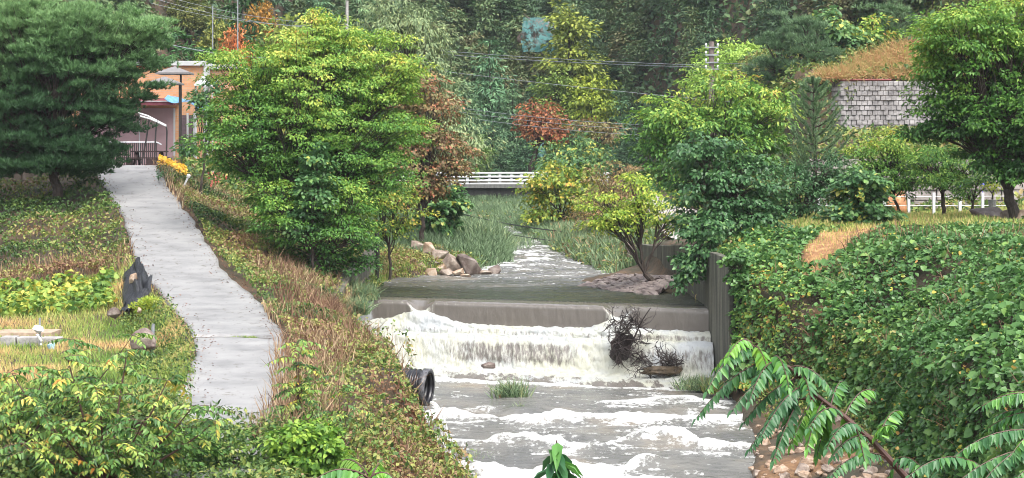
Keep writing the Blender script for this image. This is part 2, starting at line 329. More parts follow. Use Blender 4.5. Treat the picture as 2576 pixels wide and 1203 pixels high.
SY = np.array(sorted(ST)); SX = np.array([[p[0] for p in ST[y]] for y in SY], float); SZ = np.array([[p[1] for p in ST[y]] for y in SY], float)
def ctrl(Y):
    Y = np.clip(Y, SY[0], SY[-1]); k = np.clip(np.searchsorted(SY, Y, side='right')-1, 0, len(SY)-2)
    t = (Y-SY[k])/(SY[k+1]-SY[k]); t = t[..., None]
    return SX[k]*(1-t)+SX[k+1]*t, SZ[k]*(1-t)+SZ[k+1]*t
def H0(X, Y):
    X = np.atleast_1d(np.asarray(X, float)); Y = np.atleast_1d(np.asarray(Y, float)); X, Y = np.broadcast_arrays(X, Y)
    sh = X.shape; X = X.ravel(); Y = Y.ravel()
    cx, cz = ctrl(Y); z = np.empty(len(X)); z[:] = cz[:, 0]
    for k in range(cx.shape[1]-1):
        m = (X >= cx[:, k]) & (X <= cx[:, k+1]+1e-9)
        t = (X[m]-cx[m, k])/np.maximum(cx[m, k+1]-cx[m, k], 1e-6)
        z[m] = cz[m, k]*(1-t)+cz[m, k+1]*t
    z[X > cx[:, -1]] = cz[X > cx[:, -1], -1]
    # stepped terraces on the right, held by the block walls
    wr = sstep(14.5, 17, X)*sstep(86, 88, Y)
    terr = 4.7+2.0*sstep(88.1, 88.4, Y)+1.5*sstep(92, 109, Y)+3.2*sstep(110.4, 110.7, Y)+2.2*sstep(112, 124, Y)
    z = np.where(wr > 0, z*(1-wr)+terr*wr, z)
    # river bed drops behind the skewed weir
    sw = (X+5.55)*WNX+(Y-69.9)*WNY
    inr = (X > -5.75) & (X < 6.4) & (Y > 60) & (Y < 73)
    z = np.where(inr & (sw > -1.0), np.minimum(z, -.9), z); z = np.where(inr & (sw <= -1.0), np.minimum(z, 1.4), z)
    # mountain sides behind the valley
    y0 = np.clip(207-3.0*np.maximum(0, np.abs(X+2)-12), 126, 300)
    z = z+np.maximum(0, Y-y0)*.62*(1+.25*(fbm(X*.02, Y*.02, 3, 4)-.5))+ np.clip((Y-y0)/30, 0, 1)*5*(fbm(X*.05, Y*.05, 3, 8)-.5)
    return z.reshape(sh)
def roadmask(X, Y):
    cx, _ = ctrl(np.asarray(Y, float)); return (X > cx[..., 4]-.15) & (X < cx[..., 5]+.15) & (Y < 93)
def Hh(X, Y):
    X = np.asarray(X, float); Y = np.asarray(Y, float)
    z = H0(X, Y); cx, _ = ctrl(np.atleast_1d(Y)); cx = cx.reshape(np.broadcast(X, Y).shape+(17,)) if cx.shape[:-1] == np.broadcast(X, Y).shape else np.broadcast_to(cx, np.broadcast(X, Y).shape+(17,))
    lump = (fbm(X*.7, Y*.7, 4, 2)-.5)*.45*np.where((X < cx[..., 4]) & (Y < 68), .25, 1)
    off = sstep(0, .8, np.maximum(cx[..., 4]-X, X-cx[..., 5]))
    flat = np.where((Y > 86) & (X < -12) & (Y < 120), .1, 1)
    z = z+lump*off*flat
    return z

xs = np.concatenate([np.linspace(-90, -24, 30)[:-1], np.linspace(-24, -9, 50)[:-1], np.linspace(-9, 13, 150)[:-1], np.linspace(13, 40, 50)[:-1], np.linspace(40, 110, 20)])

ys = np.concatenate([np.linspace(-10, 30, 20)[:-1], np.linspace(30, 92, 230)[:-1], np.linspace(92, 130, 110)[:-1], np.linspace(130, 220, 70)[:-1], np.linspace(220, 325, 40)])
def grid(xs, ys):
    nx, ny = len(xs), len(ys); X, Y = np.meshgrid(xs, ys)
    i = np.arange((ny-1)*nx).reshape(ny-1, nx)[:, :-1].ravel()
    return X, Y, np.stack([i, i+1, i+1+nx, i+nx], 1)
X, Y, Fa = grid(xs, ys); Z = Hh(X, Y)
def pathmask(X, Y):
    """orange-brown bare track over the right bank"""
    pts = np.array([P(1990, 735, 58.2)[:2], P(2060, 700, 59.5)[:2], P(2110, 625, 64)[:2], P(2190, 590, 68)[:2], P(2330, 560, 74)[:2], P(2430, 548, 78)[:2]])
    d = np.full(np.shape(X), 99.)
    for a, b in zip(pts[:-1], pts[1:]):
        ab = b-a; t = np.clip(((X-a[0])*ab[0]+(Y-a[1])*ab[1])/(ab@ab), 0, 1)
        d = np.minimum(d, np.hypot(X-a[0]-t*ab[0], Y-a[1]-t*ab[1]))
    d = d+(fbm(X*1.3, Y*1.3, 3, 9)-.5)*1.1
    return 1-sstep(.45, .9, d+1.2*sstep(60.3, 58.6, Y))
bare = pathmask(X, Y)
bare = np.maximum(bare, sstep(.55, .7, fbm(X*.5, Y*.5, 3, 21))*.5*((X > 5.8) & (X < 10) & (Y < 60)))
g = fastmesh('ground', np.stack([X, Y, Z], -1).reshape(-1, 3), Fa, None, SOIL, smooth=True, attrs={'bare': bare.ravel()})
tagit(g, kind='structure')

# ------------------------------------------------------------------ ramp road: slab following the station table
us = np.linspace(0, 1, 22)
for y0_, y1_ in ((38, 54.42), (54.84, 86.5)):
    tt_ = np.linspace(0, 1, 200)[:, None]; Yr = y0_+(y1_-y0_)*tt_+(.3*np.sin(us*3+.3)-.25*us+.03*np.sin(us*31))[None]*np.exp(-np.abs(y0_+(y1_-y0_)*tt_-54.6)/.8)
    cx, cz = ctrl(Yr); eL = cx[..., 4]+(fbm(Yr*1.1, 0*Yr, 3, 5)-.5)*.3-.35*sstep(52, 47, Yr); eR = cx[..., 5]+(fbm(Yr*1.1, 0*Yr, 3, 6)-.5)*.3
    Xr = eL*(1-us)+eR*us; Zr = cz[..., 4]+.07+(fbm(Xr*.5, Yr*.5, 2, 3)-.5)*.05
    V = np.stack([Xr, Yr, Zr], -1); V = np.concatenate([V[:, :1]-[0, 0, .3], V, V[:, -1:]-[0, 0, .3]], 1); V = np.concatenate([V[:1]-[0, 0, .25], V, V[-1:]-[0, 0, .25]], 0)
    n = V.shape[1]; i = (np.arange(V.shape[0]-1)[:, None]*n+np.arange(n-1)).ravel()
    o = fastmesh('road', V.reshape(-1, 3), np.stack([i, i+1, i+1+n, i+n], 1), None, ROAD); tagit(o, kind='structure')
# yard in front of the house, far lane on the right bank and road over the bridge
def sheet(name, xs, ys, dz, m, hf=None):
    X, Y, Fa = grid(np.array(xs), np.array(ys)); Z = (H0(X, Y) if hf is None else hf(X, Y))+dz
    o = fastmesh(name, np.stack([X, Y, Z], -1).reshape(-1, 3), Fa, None, m); return tagit(o, kind='structure')
sheet('yard', np.linspace(-28, -14.6, 20), np.linspace(86.6, 99.8, 20), .1, ROAD)
YL = concrete_mat('pale_lane_concrete', (.33, .3, .27), (.5, .47, .43), streak=False)
Xl, Yl, Fl = grid(np.linspace(0, 1, 8), np.linspace(84, 126, 60))
Xw = 6.9-.02*(Yl-84)+Xl*(3.4-.012*(Yl-84)); o = fastmesh('lane', np.stack([Xw, Yl, H0(Xw, Yl)+.2], -1).reshape(-1, 3), Fl, None, YL); tagit(o, kind='structure')

# ================================================================== WEIR
WA = np.array([-5.55, 69.9]); WB = np.array([6.45, 65.25]); WD = (WB-WA); WLEN = np.linalg.norm(WD); WD = WD/WLEN
WN = np.array([WD[1], -WD[0]])                                    # downstream
if WN[1] > 0: WN = -WN
WF = np.array([0.0, -1.0])                                         # the water runs straight down the valley
def notch(u):
    return np.clip(1.25-np.abs(u-2.55)/.42, 0, 1)+np.clip(1.25-np.abs(u-9.75)/.42, 0, 1)
def wp(u, s, z): return np.stack([WA[0]+WD[0]*u+WF[0]*s, WA[1]+WD[1]*u+WF[1]*s, z+0*u], -1)
us = np.linspace(0, WLEN, 240)
prof = [(-1.6, .6), (-1.6, 2.12), (-.05, 2.12), (0, 2.06), (.02, 1.36), (.6, 1.34), (.62, 1.08), (1.4, 1.06), (1.43, -.5), (1.43, -1.6)]
V = []
for s, z in prof:
    zz = np.full(len(us), float(z))
    if z > 2 : zz = zz-.42*notch(us)
    V.append(wp(us, s+0*us, zz))
V = np.array(V); n = len(us); i = (np.arange(len(prof)-1)[:, None]*n+np.arange(n-1)).ravel()
o = fastmesh('weir', V.reshape(-1, 3), np.stack([i+n, i+n+1, i+1, i], 1), None, WEIRCON, loc=(WA[0], WA[1], 0))
tagit(o, 'stepped grey concrete weir crossing the stream with two notches in its crest', 'weir')
# water over the steps
us = np.linspace(0, WLEN, 460)
cp = [(.03, 1.40), (.3, 1.44), (.55, 1.43), (.72, 1.34), (.84, 1.14), (1.0, 1.17), (1.35, 1.17), (1.56, 1.04), (1.78, .6), (1.92, .2), (2.1, .12), (2.4, .08), (3.3, 0.0), (4.2, -.05)]
ts = np.linspace(0, len(cp)-1, 90); ss = np.interp(ts, range(len(cp)), [c[0] for c in cp]); zz = np.interp(ts, range(len(cp)), [c[1] for c in cp])
U, Tt = np.meshgrid(us, ts); S = np.interp(Tt, range(len(cp)), [c[0] for c in cp]); Zf = np.interp(Tt, range(len(cp)), [c[1] for c in cp])
nn = fbm(U*3, Tt*1.5, 4, 11)-.5; n2 = fbm(U*7, Tt*2.2, 3, 12)-.5
tread = np.exp(-((Tt-1.2)/1.1)**2)+np.exp(-((Tt-5.5)/.9)**2)+sstep(8.6, 9.4, Tt)*(1-sstep(11.5, 13, Tt))
Zf = Zf+tread*(nn*.12+n2*.1)+np.exp(-((U-2.55)/1.15)**2)*np.exp(-((Tt-1.1)/1.3)**2)*.42+np.exp(-((U-9.75)/.75)**2)*np.exp(-((Tt-1.1)/1.3)**2)*.34
Zf = Zf-sstep(12, 13, Tt)*.12
S = S+(nn*.16+n2*.08)*(1-.4*tread)
foam = .95+0*U
face2 = sstep(6.9, 7.4, Tt)*(1-sstep(8.3, 9.1, Tt))
mid = sstep(3.0, 4.6, U)*(1-sstep(7.6, 8.6, U)); rgt = sstep(9.2, 10, U)*.8
foam = foam-face2*(.4*mid+.3*rgt+.16)
foam = foam-.22*sstep(9.9, 10.6, U)*(sstep(2.9, 3.2, Tt)*(1-sstep(4, 4.3, Tt)))
foam = foam-.3*np.exp(-((Tt-3.5)/.45)**2)-sstep(11.0, 13.0, Tt+nn*2.4)*.95
Vw = wp(U, S, Zf)
def wgrid(Vw, name, foam, m, **kw):
    ny, nx = Vw.shape[:2]; i = (np.arange(ny-1)[:, None]*nx+np.arange(nx-1)).ravel()
    return fastmesh(name, Vw.reshape(-1, 3), np.stack([i+nx, i+nx+1, i+1, i], 1), None, m, smooth=True, attrs={'foam': foam.ravel(), **kw})
o = wgrid(Vw, 'waterfall', foam, FALL); tagit(o, kind='structure')
# crest film and the jets through the notches
cp = [(-2.2, 2.17), (-.8, 2.19), (-.2, 2.18), (.0, 2.15), (.07, 2.06), (.085, 1.7), (.09, 1.3)]
ts = np.linspace(0, len(cp)-1, 44); U, Tt = np.meshgrid(us, ts); S = np.interp(Tt, range(len(cp)), [c[0] for c in cp]); Zf = np.interp(Tt, range(len(cp)), [c[1] for c in cp])
nt_ = np.clip(notch(U), 0, 1); up = sstep(.3, 3, Tt)*(1-sstep(4, 6, Tt))
Zf = Zf-.33*nt_*up+(fbm(U*5, Tt*2, 3, 14)-.5)*.03*up; S = S+nt_*sstep(3, 5, Tt)*(.16+.12*sstep(4, 6, Tt))+(fbm(U*6, Tt*.7, 3, 15)-.5)*.03
left = 1-sstep(.5, .9, U)
foam = .12+0*U+nt_*sstep(2.4, 4, Tt)*.75+left*sstep(3, 4.2, Tt)*.75+.15*np.exp(-((Tt-3.6)/.5)**2)
S = S+left*sstep(3, 5, Tt)*.1
FILM = fallmat('water_film', 1.3, .3)
o = wgrid(wp(U, S, Zf), 'water_over_crest', foam, FILM); tagit(o, kind='structure')

# ================================================================== RIVER
def zw(Y):
    return np.interp(Y, [20, 44, 46, 47.6, 48.6, 50.2, 50.9, 53.2, 54, 57.0, 57.8, 64, 66.5], [-1.9, -1.15, -1.0, -.95, -.78, -.74, -.58, -.54, -.4, -.36, -.18, -.06, -.02])
xs = np.linspace(-6, 10, 330); ysd = np.concatenate([np.linspace(20, 44, 60)[:-1], np.linspace(44, 70.6, 450)])
X, Y, Fa = grid(xs, ysd)
wig = (fbm(X*.45, 0*Y, 3, 31)-.5)*3.2+(fbm(X*2, Y*.3, 2, 32)-.5)*.5
Z = zw(Y+wig*.6)+(fbm(X*1.1, Y*1.6, 4, 33)-.5)*.12
foam = np.zeros_like(X)
for y0, am, lo, hi in ((57.4, .14, -3, 7), (53.6, .17, -2.4, 7), (50.5, .16, -1.5, 3.2), (48.1, .2, -2, 7), (59.6, .05, 2.2, 7), (46, .2, -2, 7)):
    w1 = (fbm(X*.5, .25*Y+y0, 4, int(y0))-.5)*3.4; q = Y-(y0+w1)
    am_ = am*np.clip(2.6*fbm(X*.7, .3*Y+y0, 3, 44)-.45, .05, 1.5)*sstep(lo-.5, lo+.8, X)*(1-sstep(hi, hi+1, X))
    Z = Z+am_*np.exp(-(q/np.where(q > 0, .22, .5))**2)-.6*am_*np.exp(-((q-.9)/.5)**2)
    Z = Z+am_*.7*(fbm(X*4, Y*4, 3, 45)-.5)*np.exp(-(q/.45)**2)
    foam = np.maximum(foam, (am_/am)*(1.0*np.exp(-(q/np.where(q > 0, .16, .42))**2)+.55*np.exp(-((q+.9)/.7)**2)*fbm(X*1.5, Y*1.5, 3, 46)))
foam = foam+.16*fbm(X*3, Y*5, 3, 49)
foam = foam+.52*sstep(.55, .75, fbm(X*1.3, Y*2.8, 4, 47))*sstep(45, 47, Y)*(1-sstep(61, 65, Y))*.8
foam = foam+.9*sstep(0, 1, (62.9+1.6*(fbm(X*.8, Y*0, 3, 48)-.5)+.39*(-X)*.9-Y)*-1)      # white apron under the falls
pool = 0*X
o = fastmesh('stream', np.stack([X, Y, Z], -1).reshape(-1, 3), Fa, None, WATER, smooth=True, attrs={'foam': foam.ravel(), 'pool': pool.ravel()}); tagit(o, kind='structure')
# upstream pool
xs = np.linspace(-7.5, 8, 230); ysd = np.concatenate([np.linspace(66.2, 92, 330)[:-1], np.linspace(92, 134, 160)])
X, Y, Fa = grid(xs, ysd)
s_ = (X-WA[0])*WN[0]+(Y-WA[1])*WN[1]
Z = np.interp(Y, [60, 78, 88, 92, 100, 110, 118, 130, 180], [2.2, 2.2, 2.26, 2.36, 2.56, 2.8, 2.98, 3.1, 3.2])

rip = sstep(70, 82, Y)
Z = Z+(fbm(X*.7, Y*2.4, 4, 51)-.5)*(.06+.1*rip)+(fbm(X*1.8, Y*6, 3, 57)-.5)*(.03+.05*rip)+sstep(86, 90, Y)*(fbm(X*1.6, Y*1.2, 4, 52)-.5)*.18
Z = np.where(s_ > -1.25, -1.4, Z)
foam = .3*sstep(.54, .7, fbm(X*.6, Y*4, 4, 58))*sstep(72, 78, Y)+.42*sstep(.5, .72, fbm(X*.8, Y*1.8, 4, 53))*sstep(76, 84, Y)+.55*sstep(.42, .62, fbm(X*.9, Y*.9, 4, 54))*sstep(85.5, 89, Y)+.18*sstep(84, 88, Y)  # first streak term paints pale sky reflections on the ripples into the foam
pool = 1-sstep(74, 82, Y+(fbm(X*.3, Y*.3, 2, 3)-.5)*6)
o = fastmesh('pool', np.stack([X, Y, Z], -1).reshape(-1, 3), Fa, None, WATER, smooth=True, attrs={'foam': foam.ravel(), 'pool': pool.ravel()}); tagit(o, kind='structure')

# ================================================================== LEAVES
def leaves(pos, nrm, dr, ln, wd, shape='rhomb', bend=.25):
    """pos (N,3) leaf base; nrm upper side; dr direction of the leaf axis -> V, F(quads), index of the leaf per face"""
    N = len(pos); dr = unit(dr); s = unit(np.cross(dr, nrm)); nrm = np.cross(s, dr)
    ln = np.broadcast_to(np.asarray(ln, float), (N,))[:, None]; wd = np.broadcast_to(np.asarray(wd, float), (N,))[:, None]
    tip = pos+dr*ln-nrm*ln*bend*.6; mid = pos+dr*ln*.45
    if shape == 'rhomb':       # two triangles folded on the midrib, written as tris
        l = mid-s*wd*.5+nrm*wd*.18; r = mid+s*wd*.5+nrm*wd*.18
        V = np.stack([pos, l, tip, r], 1).reshape(-1, 3); b = np.arange(N)[:, None]*4
        Fa = np.concatenate([b+[0, 1, 2], b+[0, 2, 3]], 1).reshape(-1, 3); return V, Fa, np.repeat(np.arange(N), 2)
    if shape == 'broad':       # heart-like: base, two shoulders each side, tip
        l1 = pos+dr*ln*.22-s*wd*.48+nrm*wd*.1; l2 = pos+dr*ln*.62-s*wd*.38-nrm*ln*.02
        r1 = pos+dr*ln*.22+s*wd*.48+nrm*wd*.1; r2 = pos+dr*ln*.62+s*wd*.38-nrm*ln*.02
        V = np.stack([pos, l1, l2, tip, r2, r1], 1).reshape(-1, 3); b = np.arange(N)[:, None]*6
        Fa = np.concatenate([b+[0, 1, 2], b+[0, 2, 3], b+[0, 3, 4], b+[0, 4, 5]], 1).reshape(-1, 3); return V, Fa, np.repeat(np.arange(N), 4)
    if shape == 'blade':       # narrow, three-segment arching blade
        m1 = pos+dr*ln*.5+nrm*ln*.02; tp = pos+dr*ln*.92+nrm*(-bend)*ln
        V = np.stack([pos-s*wd*.5, pos+s*wd*.5, m1-s*wd*.4, m1+s*wd*.4, tp], 1).reshape(-1, 3); b = np.arange(N)[:, None]*5
        Fa = np.concatenate([b+[0, 1, 3], b+[0, 3, 2], b+[2, 3, 4]], 1).reshape(-1, 3); return V, Fa, np.repeat(np.arange(N), 3)
    if shape == 'needle':
        V = np.stack([pos-s*wd*.5, pos+s*wd*.5, pos+dr*ln], 1).reshape(-1, 3); b = np.arange(N)[:, None]*3
        return V, (b+[0, 1, 2]).reshape(-1, 3), np.arange(N)
class LV:
    def __init__(s): s.V = []; s.F = []; s.T = []; s.n = 0
    def add(s, pos, nrm, dr, ln, wd, tone, shape='rhomb', bend=.25):
        if len(pos) == 0: return
        V, Fa, ix = leaves(pos, nrm, dr, ln, wd, shape, bend); s.V.append(V); s.F.append(Fa+s.n); s.n += len(V)
        s.T.append(np.broadcast_to(np.asarray(tone, float), (len(pos),))[ix])
    def build(s, name, m, parent=None, loc=None):
        return fastmesh(name, np.concatenate(s.V), np.concatenate(s.F), np.concatenate(s.T), m, parent, loc)
def rnd(*s): return rng.random(s)
def rdir(n):
    v = rng.normal(size=(n, 3)); return unit(v)
def tnorm(X, Y):
    e = .15; dx = (Hh(X+e, Y)-Hh(X-e, Y))/(2*e); dy = (Hh(X, Y+e)-Hh(X, Y-e))/(2*e)
    return unit(np.stack([-dx, -dy, np.ones_like(dx)], -1))
def inview(p, m=40):
    px = 1288+F*p[:, 0]/p[:, 1]; py = HY+F*(CH-p[:, 2])/p[:, 1]
    return (px > -m-20) & (px < 2576+m+20) & (py < 1203+m+30)
def sample(x0, x1, y0, y1, dens, maskf):
    """random points per unit of true surface area inside a mask; only where the picture could see them"""
    n = int((x1-x0)*(y1-y0)*dens*1.0); X = x0+rnd(n)*(x1-x0); Y = y0+rnd(n)*(y1-y0)
    m = maskf(X, Y); X = X[m]; Y = Y[m]; Z = Hh(X, Y); p = np.stack([X, Y, Z], -1); k = inview(p, 80); p = p[k]
    nr = tnorm(p[:, 0], p[:, 1])
    rep = np.clip(1/nr[:, 2], 1, 7); cnt = np.floor(rep+rnd(len(p))).astype(int)       # steeper faces get more points
    idx = np.repeat(np.arange(len(p)), cnt); q = p[idx]; q[:, :2] += (rnd(len(q), 2)-.5)*(.5/np.sqrt(dens))
    q[:, :2] += (rnd(len(q), 2)-.5)*.12; q[:, 2] = Hh(q[:, 0], q[:, 1])
    return q, nr[idx]
def cover(name, region, maskf, dens, hgt, ln, wd, tonef, m, shape='rhomb', upb=.6, droop=.3, mound=(.6, .4), bend=.25, label=None, collect=None, hs=None):
    x0, x1, y0, y1 = region; q, nr = sample(x0, x1, y0, y1, dens, maskf)
    n = len(q); md = mound[1]*np.clip(fbm(q[:, 0]*mound[0]+q[:, 2]*.3, q[:, 1]*mound[0]*.8+q[:, 2]*.8, 3, 77)*1.6-.3, 0, 1.2)
    h = ((rnd(n)**.6)*(hgt*.35)+md)*(.3+.7*nr[:, 2])
    if hs: h = h*hs(q); md = md*hs(q)
    pos = q+nr*h[:, None]
    up = np.array([0, 0, 1.]); N_ = unit(nr*(1-upb)+up*upb+rdir(n)*.55)
    if shape in ('blade', 'needle'):
        D = unit(up*1.1+nr*.3+rdir(n)*.55); N_ = rdir(n); pos = q+nr*(md[:, None]*.8)-up*.05
    else:
        down = unit(nr*np.array([1, 1, 0])+1e-6); D = unit(rdir(n)*.9+down*.55*(1-nr[:, 2:3])*2-up*droop)
    sz = .65+.7*rnd(n)
    lv = collect or LV(); lv.add(pos, N_, D, ln*sz, wd*sz, np.clip(tonef(pos, n), 0, 1), shape, bend)
    if collect is None:
        o = lv.build(name, m, loc=(float(q[:, 0].mean()), float(q[:, 1].mean()), 0)); tagit(o, label, kind='stuff'); return o

M_VINE = leafmat('vine_leaves', [(.022, .06, .018), (.05, .125, .03), (.09, .19, .05), (.17, .28, .055), (.4, .38, .05), (.42, .22, .06)], .28, pos=[0, .35, .65, .84, .94, 1])
M_WEED = leafmat('weed_leaves', [(.022, .048, .014), (.055, .11, .024), (.12, .18, .035), (.25, .26, .06), (.22, .15, .07), (.15, .075, .04)], .45, pos=[0, .3, .55, .72, .86, 1])
M_DRY = leafmat('dry_grass_blades', [(.09, .045, .028), (.17, .095, .055), (.29, .2, .11), (.42, .34, .2)], .7, .2)
M_GRASS = leafmat('grass_blades', [(.07, .13, .025), (.14, .24, .04), (.27, .33, .07), (.45, .34, .13), (.48, .29, .13)], .6, .3)
M_REED = leafmat('stream_grass_blades', [(.06, .1, .05), (.12, .19, .09), (.2, .27, .14), (.27, .3, .13), (.3, .19, .1)], .5, .3, pos=[0, .4, .75, .93, 1])
M_BEAN = leafmat('bean_leaves', [(.04, .1, .02), (.12, .22, .035), (.27, .34, .05), (.46, .4, .06), (.5, .3, .04)], .45, .35, pos=[0, .35, .65, .85, 1])
def cc(Y): return ctrl(np.asarray(Y, float))[0]

# --- right bank: dense vines
def m_vine(X, Y):
    c = cc(Y); return (X > c[:, 11]+np.where(Y > 57.5, .12, .5)) & (pathmask(X, Y) < .5) & (Y < 84) & ((X < c[:, 13]+3) | (Y < 74)) & (fbm(X*.55, Y*.55, 3, 21)+0*X < .73+.1*rnd(len(X))) & ~((X < c[:, 12]-.15) & (Y < 57.5)) & (Y > 31) & ((Y < 60.4) | (X > c[:, 12]+.45)) & ((Y < 66+1.5*fbm(X*.8, Y*.8, 2, 4)) | (X > 17))
def t_vine(p, n):
    t = .16+.5*rnd(n)+.6*(fbm(p[:, 0]*.6, p[:, 1]*.5+p[:, 2], 3, 5)-.45); t += .32*((p[:, 1] > 57) & (p[:, 0] < 8.6))*rnd(n)
    return np.where(rnd(n) < .025, .9+.1*rnd(n), t)
cover('vine_cover', (6.2, 24, 31, 84), m_vine, 260, .34, .118, .11, t_vine, M_VINE, 'broad', upb=.35, droop=.25, mound=(.9, .55), label='dense broad-leaved green vines over the whole right bank', hs=lambda q: 1-.8*sstep(55, 63, q[:, 1])*sstep(8, 10, q[:, 0]))
cover('vine_cover', (6.2, 24, 31, 84), lambda X, Y: m_vine(X, Y) & (fbm(X*.4, Y*.4, 3, 66) > .47), 34, .42, .19, .18, lambda p, n: .3+.5*rnd(n), M_VINE, 'broad', upb=.35, droop=.3, mound=(.9, .6), label='larger-leaved lighter vines in drifts over the right bank', hs=lambda q: 1-.8*sstep(55, 63, q[:, 1])*sstep(8, 10, q[:, 0]))
cover('vine_stems', (6.2, 16, 38, 64), lambda X, Y: m_vine(X, Y) & (fbm(X*.7, Y*.7, 3, 68) > .55), 20, .5, .5, .02, lambda p, n: .5*rnd(n), M_DRY, 'blade', mound=(.9, .3), bend=.5, label='dead brown stems poking out of the vines')
# browner creeping growth at the foot of the bank and on the path
def m_foot(X, Y):
    c = cc(Y); return (X > np.where(Y < 54, c[:, 12]-.7, c[:, 11]+.3)) & (X < c[:, 13]+.4) & (Y > 46) & (Y < 66)
cover('bank_foot_weeds', (5.8, 12, 46, 66), m_foot, 110, .35, .11, .07, lambda p, n: .3+.6*rnd(n), M_WEED, label='brown and yellow-green weeds low on the right bank')
def m_path(X, Y): return (pathmask(X, Y) > .12) & (rnd(len(X)) < .7)
cover('path_grass', (7, 26, 56, 84), m_path, 130, .1, .16, .016, lambda p, n: .45+.55*rnd(n), M_GRASS, 'blade', mound=(.8, .05), label='short orange-green grass along the track on the right bank')
# terrace grass by the fence
def m_terr(X, Y): return (X > 7) & (Y > 66) & (Y < 88)
cover('terrace_grass', (7, 26, 66, 88), m_terr, 150, .1, .2, .02, lambda p, n: .15+.7*rnd(n), M_GRASS, 'blade', mound=(.5, .1), label='yellow-green grass on the terrace below the fence')

# --- left bank between road and stream
def m_lb(X, Y):
    c = cc(Y); return (X > c[:, 5]+.05) & (X < c[:, 8]+.25) & (Y > 33) & (Y < 90)
def t_lb(p, n):
    z = fbm(p[:, 0]*.55, p[:, 1]*.4, 4, 91); return np.clip(.06+.55*rnd(n)+1.7*(z-.4)+.1*(p[:, 1] < 56), 0, 1)
cover('left_bank_weeds', (-15.5, -.3, 33, 90), m_lb, 170, .45, .11, .075, t_lb, M_WEED, mound=(.8, .45), label='tangled green, yellow and rust weeds on the bank between road and stream')
def m_dry(X, Y):
    c = cc(Y); return (X > c[:, 5]-.1) & (X < c[:, 8]-.3) & (Y > 44) & (Y < 86) & ((fbm(X*.45, Y*.35, 3, 61) > .52) | ((Y < 54) & (X < c[:, 5]+1.0)))
cover('left_bank_dry_grass', (-15.5, -2, 44, 86), m_dry, 75, .5, .5, .022, lambda p, n: rnd(n), M_DRY, 'blade', mound=(.8, .3), bend=.35, label='tan and rust dry grass tufts along the right edge of the road')
# --- slope left of the road
def m_ls(X, Y):
    c = cc(Y); return (X < c[:, 4]-.05) & (Y > 66.5) & (Y < np.where(X < -18, 81.5, 86))
def t_ls(p, n):
    z = fbm(p[:, 0]*.5, p[:, 1]*.35, 4, 95); return np.clip(.06+.6*rnd(n)+1.6*(z-.45)+.3*sstep(69.5, 67, p[:, 1]), 0, 1)
cover('left_slope_weeds', (-24, -9, 66.5, 86), m_ls, 110, .45, .13, .085, t_ls, M_WEED, mound=(.7, .5), label='yellow-green and brown creepers on the slope left of the road')
def m_lf(X, Y):
    c = cc(Y); return (X < c[:, 4]-.05) & (Y > 66) & (Y < 69.5)
cover('left_slope_dry_grass', (-20, -9, 65.5, 70.5), m_lf, 45, .4, .45, .025, lambda p, n: .1+.7*rnd(n), M_DRY, 'blade', mound=(.8, .2), label='brown dry grass at the foot of the slope behind the bean plants')
# --- field
def m_fd(X, Y):
    c = cc(Y); return (X < c[:, 4]-.0+.15*(fbm(X*2, Y*2, 2, 3)-.5)) & (Y < 67)
def t_fd(p, n): return np.clip(.05+.35*rnd(n)+1.5*(fbm(p[:, 0]*.5, p[:, 1]*.5, 3, 71)-.32), 0, 1)
cover('field_grass', (-20, -6.5, 42, 67), m_fd, 210, .1, .2, .02, t_fd, M_GRASS, 'blade', mound=(.7, .08), label='green and tan grass of the small field left of the road')
def m_fe(X, Y):
    c = cc(Y); return (X < c[:, 4]+.05) & (X > c[:, 4]-1.5-.4*(Y < 56)) & (Y > 49) & (Y < 61)
cover('roadside_weeds', (-14, -7, 49, 61), m_fe, 90, .3, .1, .055, lambda p, n: .1+.6*rnd(n), M_WEED, mound=(.9, .3), label='low green weeds on the left verge where the road bends')
# --- bean plants
def m_bn(X, Y):
    return (Y > 62.2) & (Y < 66.4) & (X < XatPx(295, Y))
cover('bean_plants', (-20, -9, 62, 66.5), m_bn, 95, .45, .19, .16, lambda p, n: np.clip(.1+.9*rnd(n)*.8+.5*(fbm(p[:, 0], p[:, 1], 2, 8)-.5), 0, 1), M_BEAN, 'broad', mound=(1.2, .4), label='yellowing bean plants in a row at the foot of the slope')
# --- stream-side grass upstream
def m_up(X, Y):
    c = cc(Y); a = (X < c[:, 8]+.7+.5*(fbm(X, Y, 2, 4)-.4)) & (X > -9) & (Y > 87); b = (X > c[:, 11]-.45+.5*(fbm(X, Y, 2, 6)-.5)) & (X < 6.3) & (Y > 84)
    return (a | b | ((Y > 130) & (X > -9) & (X < 6.3))) & (Y < 176)
def t_up(p, n): return np.clip(.6*rnd(n)+.4*(fbm(p[:, 0]*.4, p[:, 1]*.2, 3, 17)-.3)+.35*((p[:, 0] > 2) & (rnd(n) < .35)), 0, 1)
cover('stream_grass', (-9, 6.3, 84, 177), m_up, 75, .5, .5, .05, t_up, M_REED, 'blade', mound=(.45, .35), bend=.4, label='tall blue-green grass growing in the stream bed below the bridge')
cover('stream_reeds', (-2.5, 2.6, 99, 112), lambda X, Y: (X < 1.1+.4*(fbm(X, Y, 2, 9)-.5)) & (Y > 100) & (Y < 109), 75, .4, .75, .05, lambda p, n: .9*rnd(n), M_REED, 'blade', mound=(.5, .3), bend=.4, label='reeds reaching across the bend of the stream below the bridge')
def m_up2(X, Y): return m_up(X, Y) & ((X > 1.5) | (Y > 100)) & (fbm(X*.3, Y*.2, 3, 5) > .42)
cover('stream_bank_weeds', (-9, 6.3, 84, 168), m_up2, 26, .5, .2, .12, lambda p, n: .15+.8*rnd(n), M_WEED, mound=(.5, .45), label='olive and rust weeds among the grass on the right side of the stream')
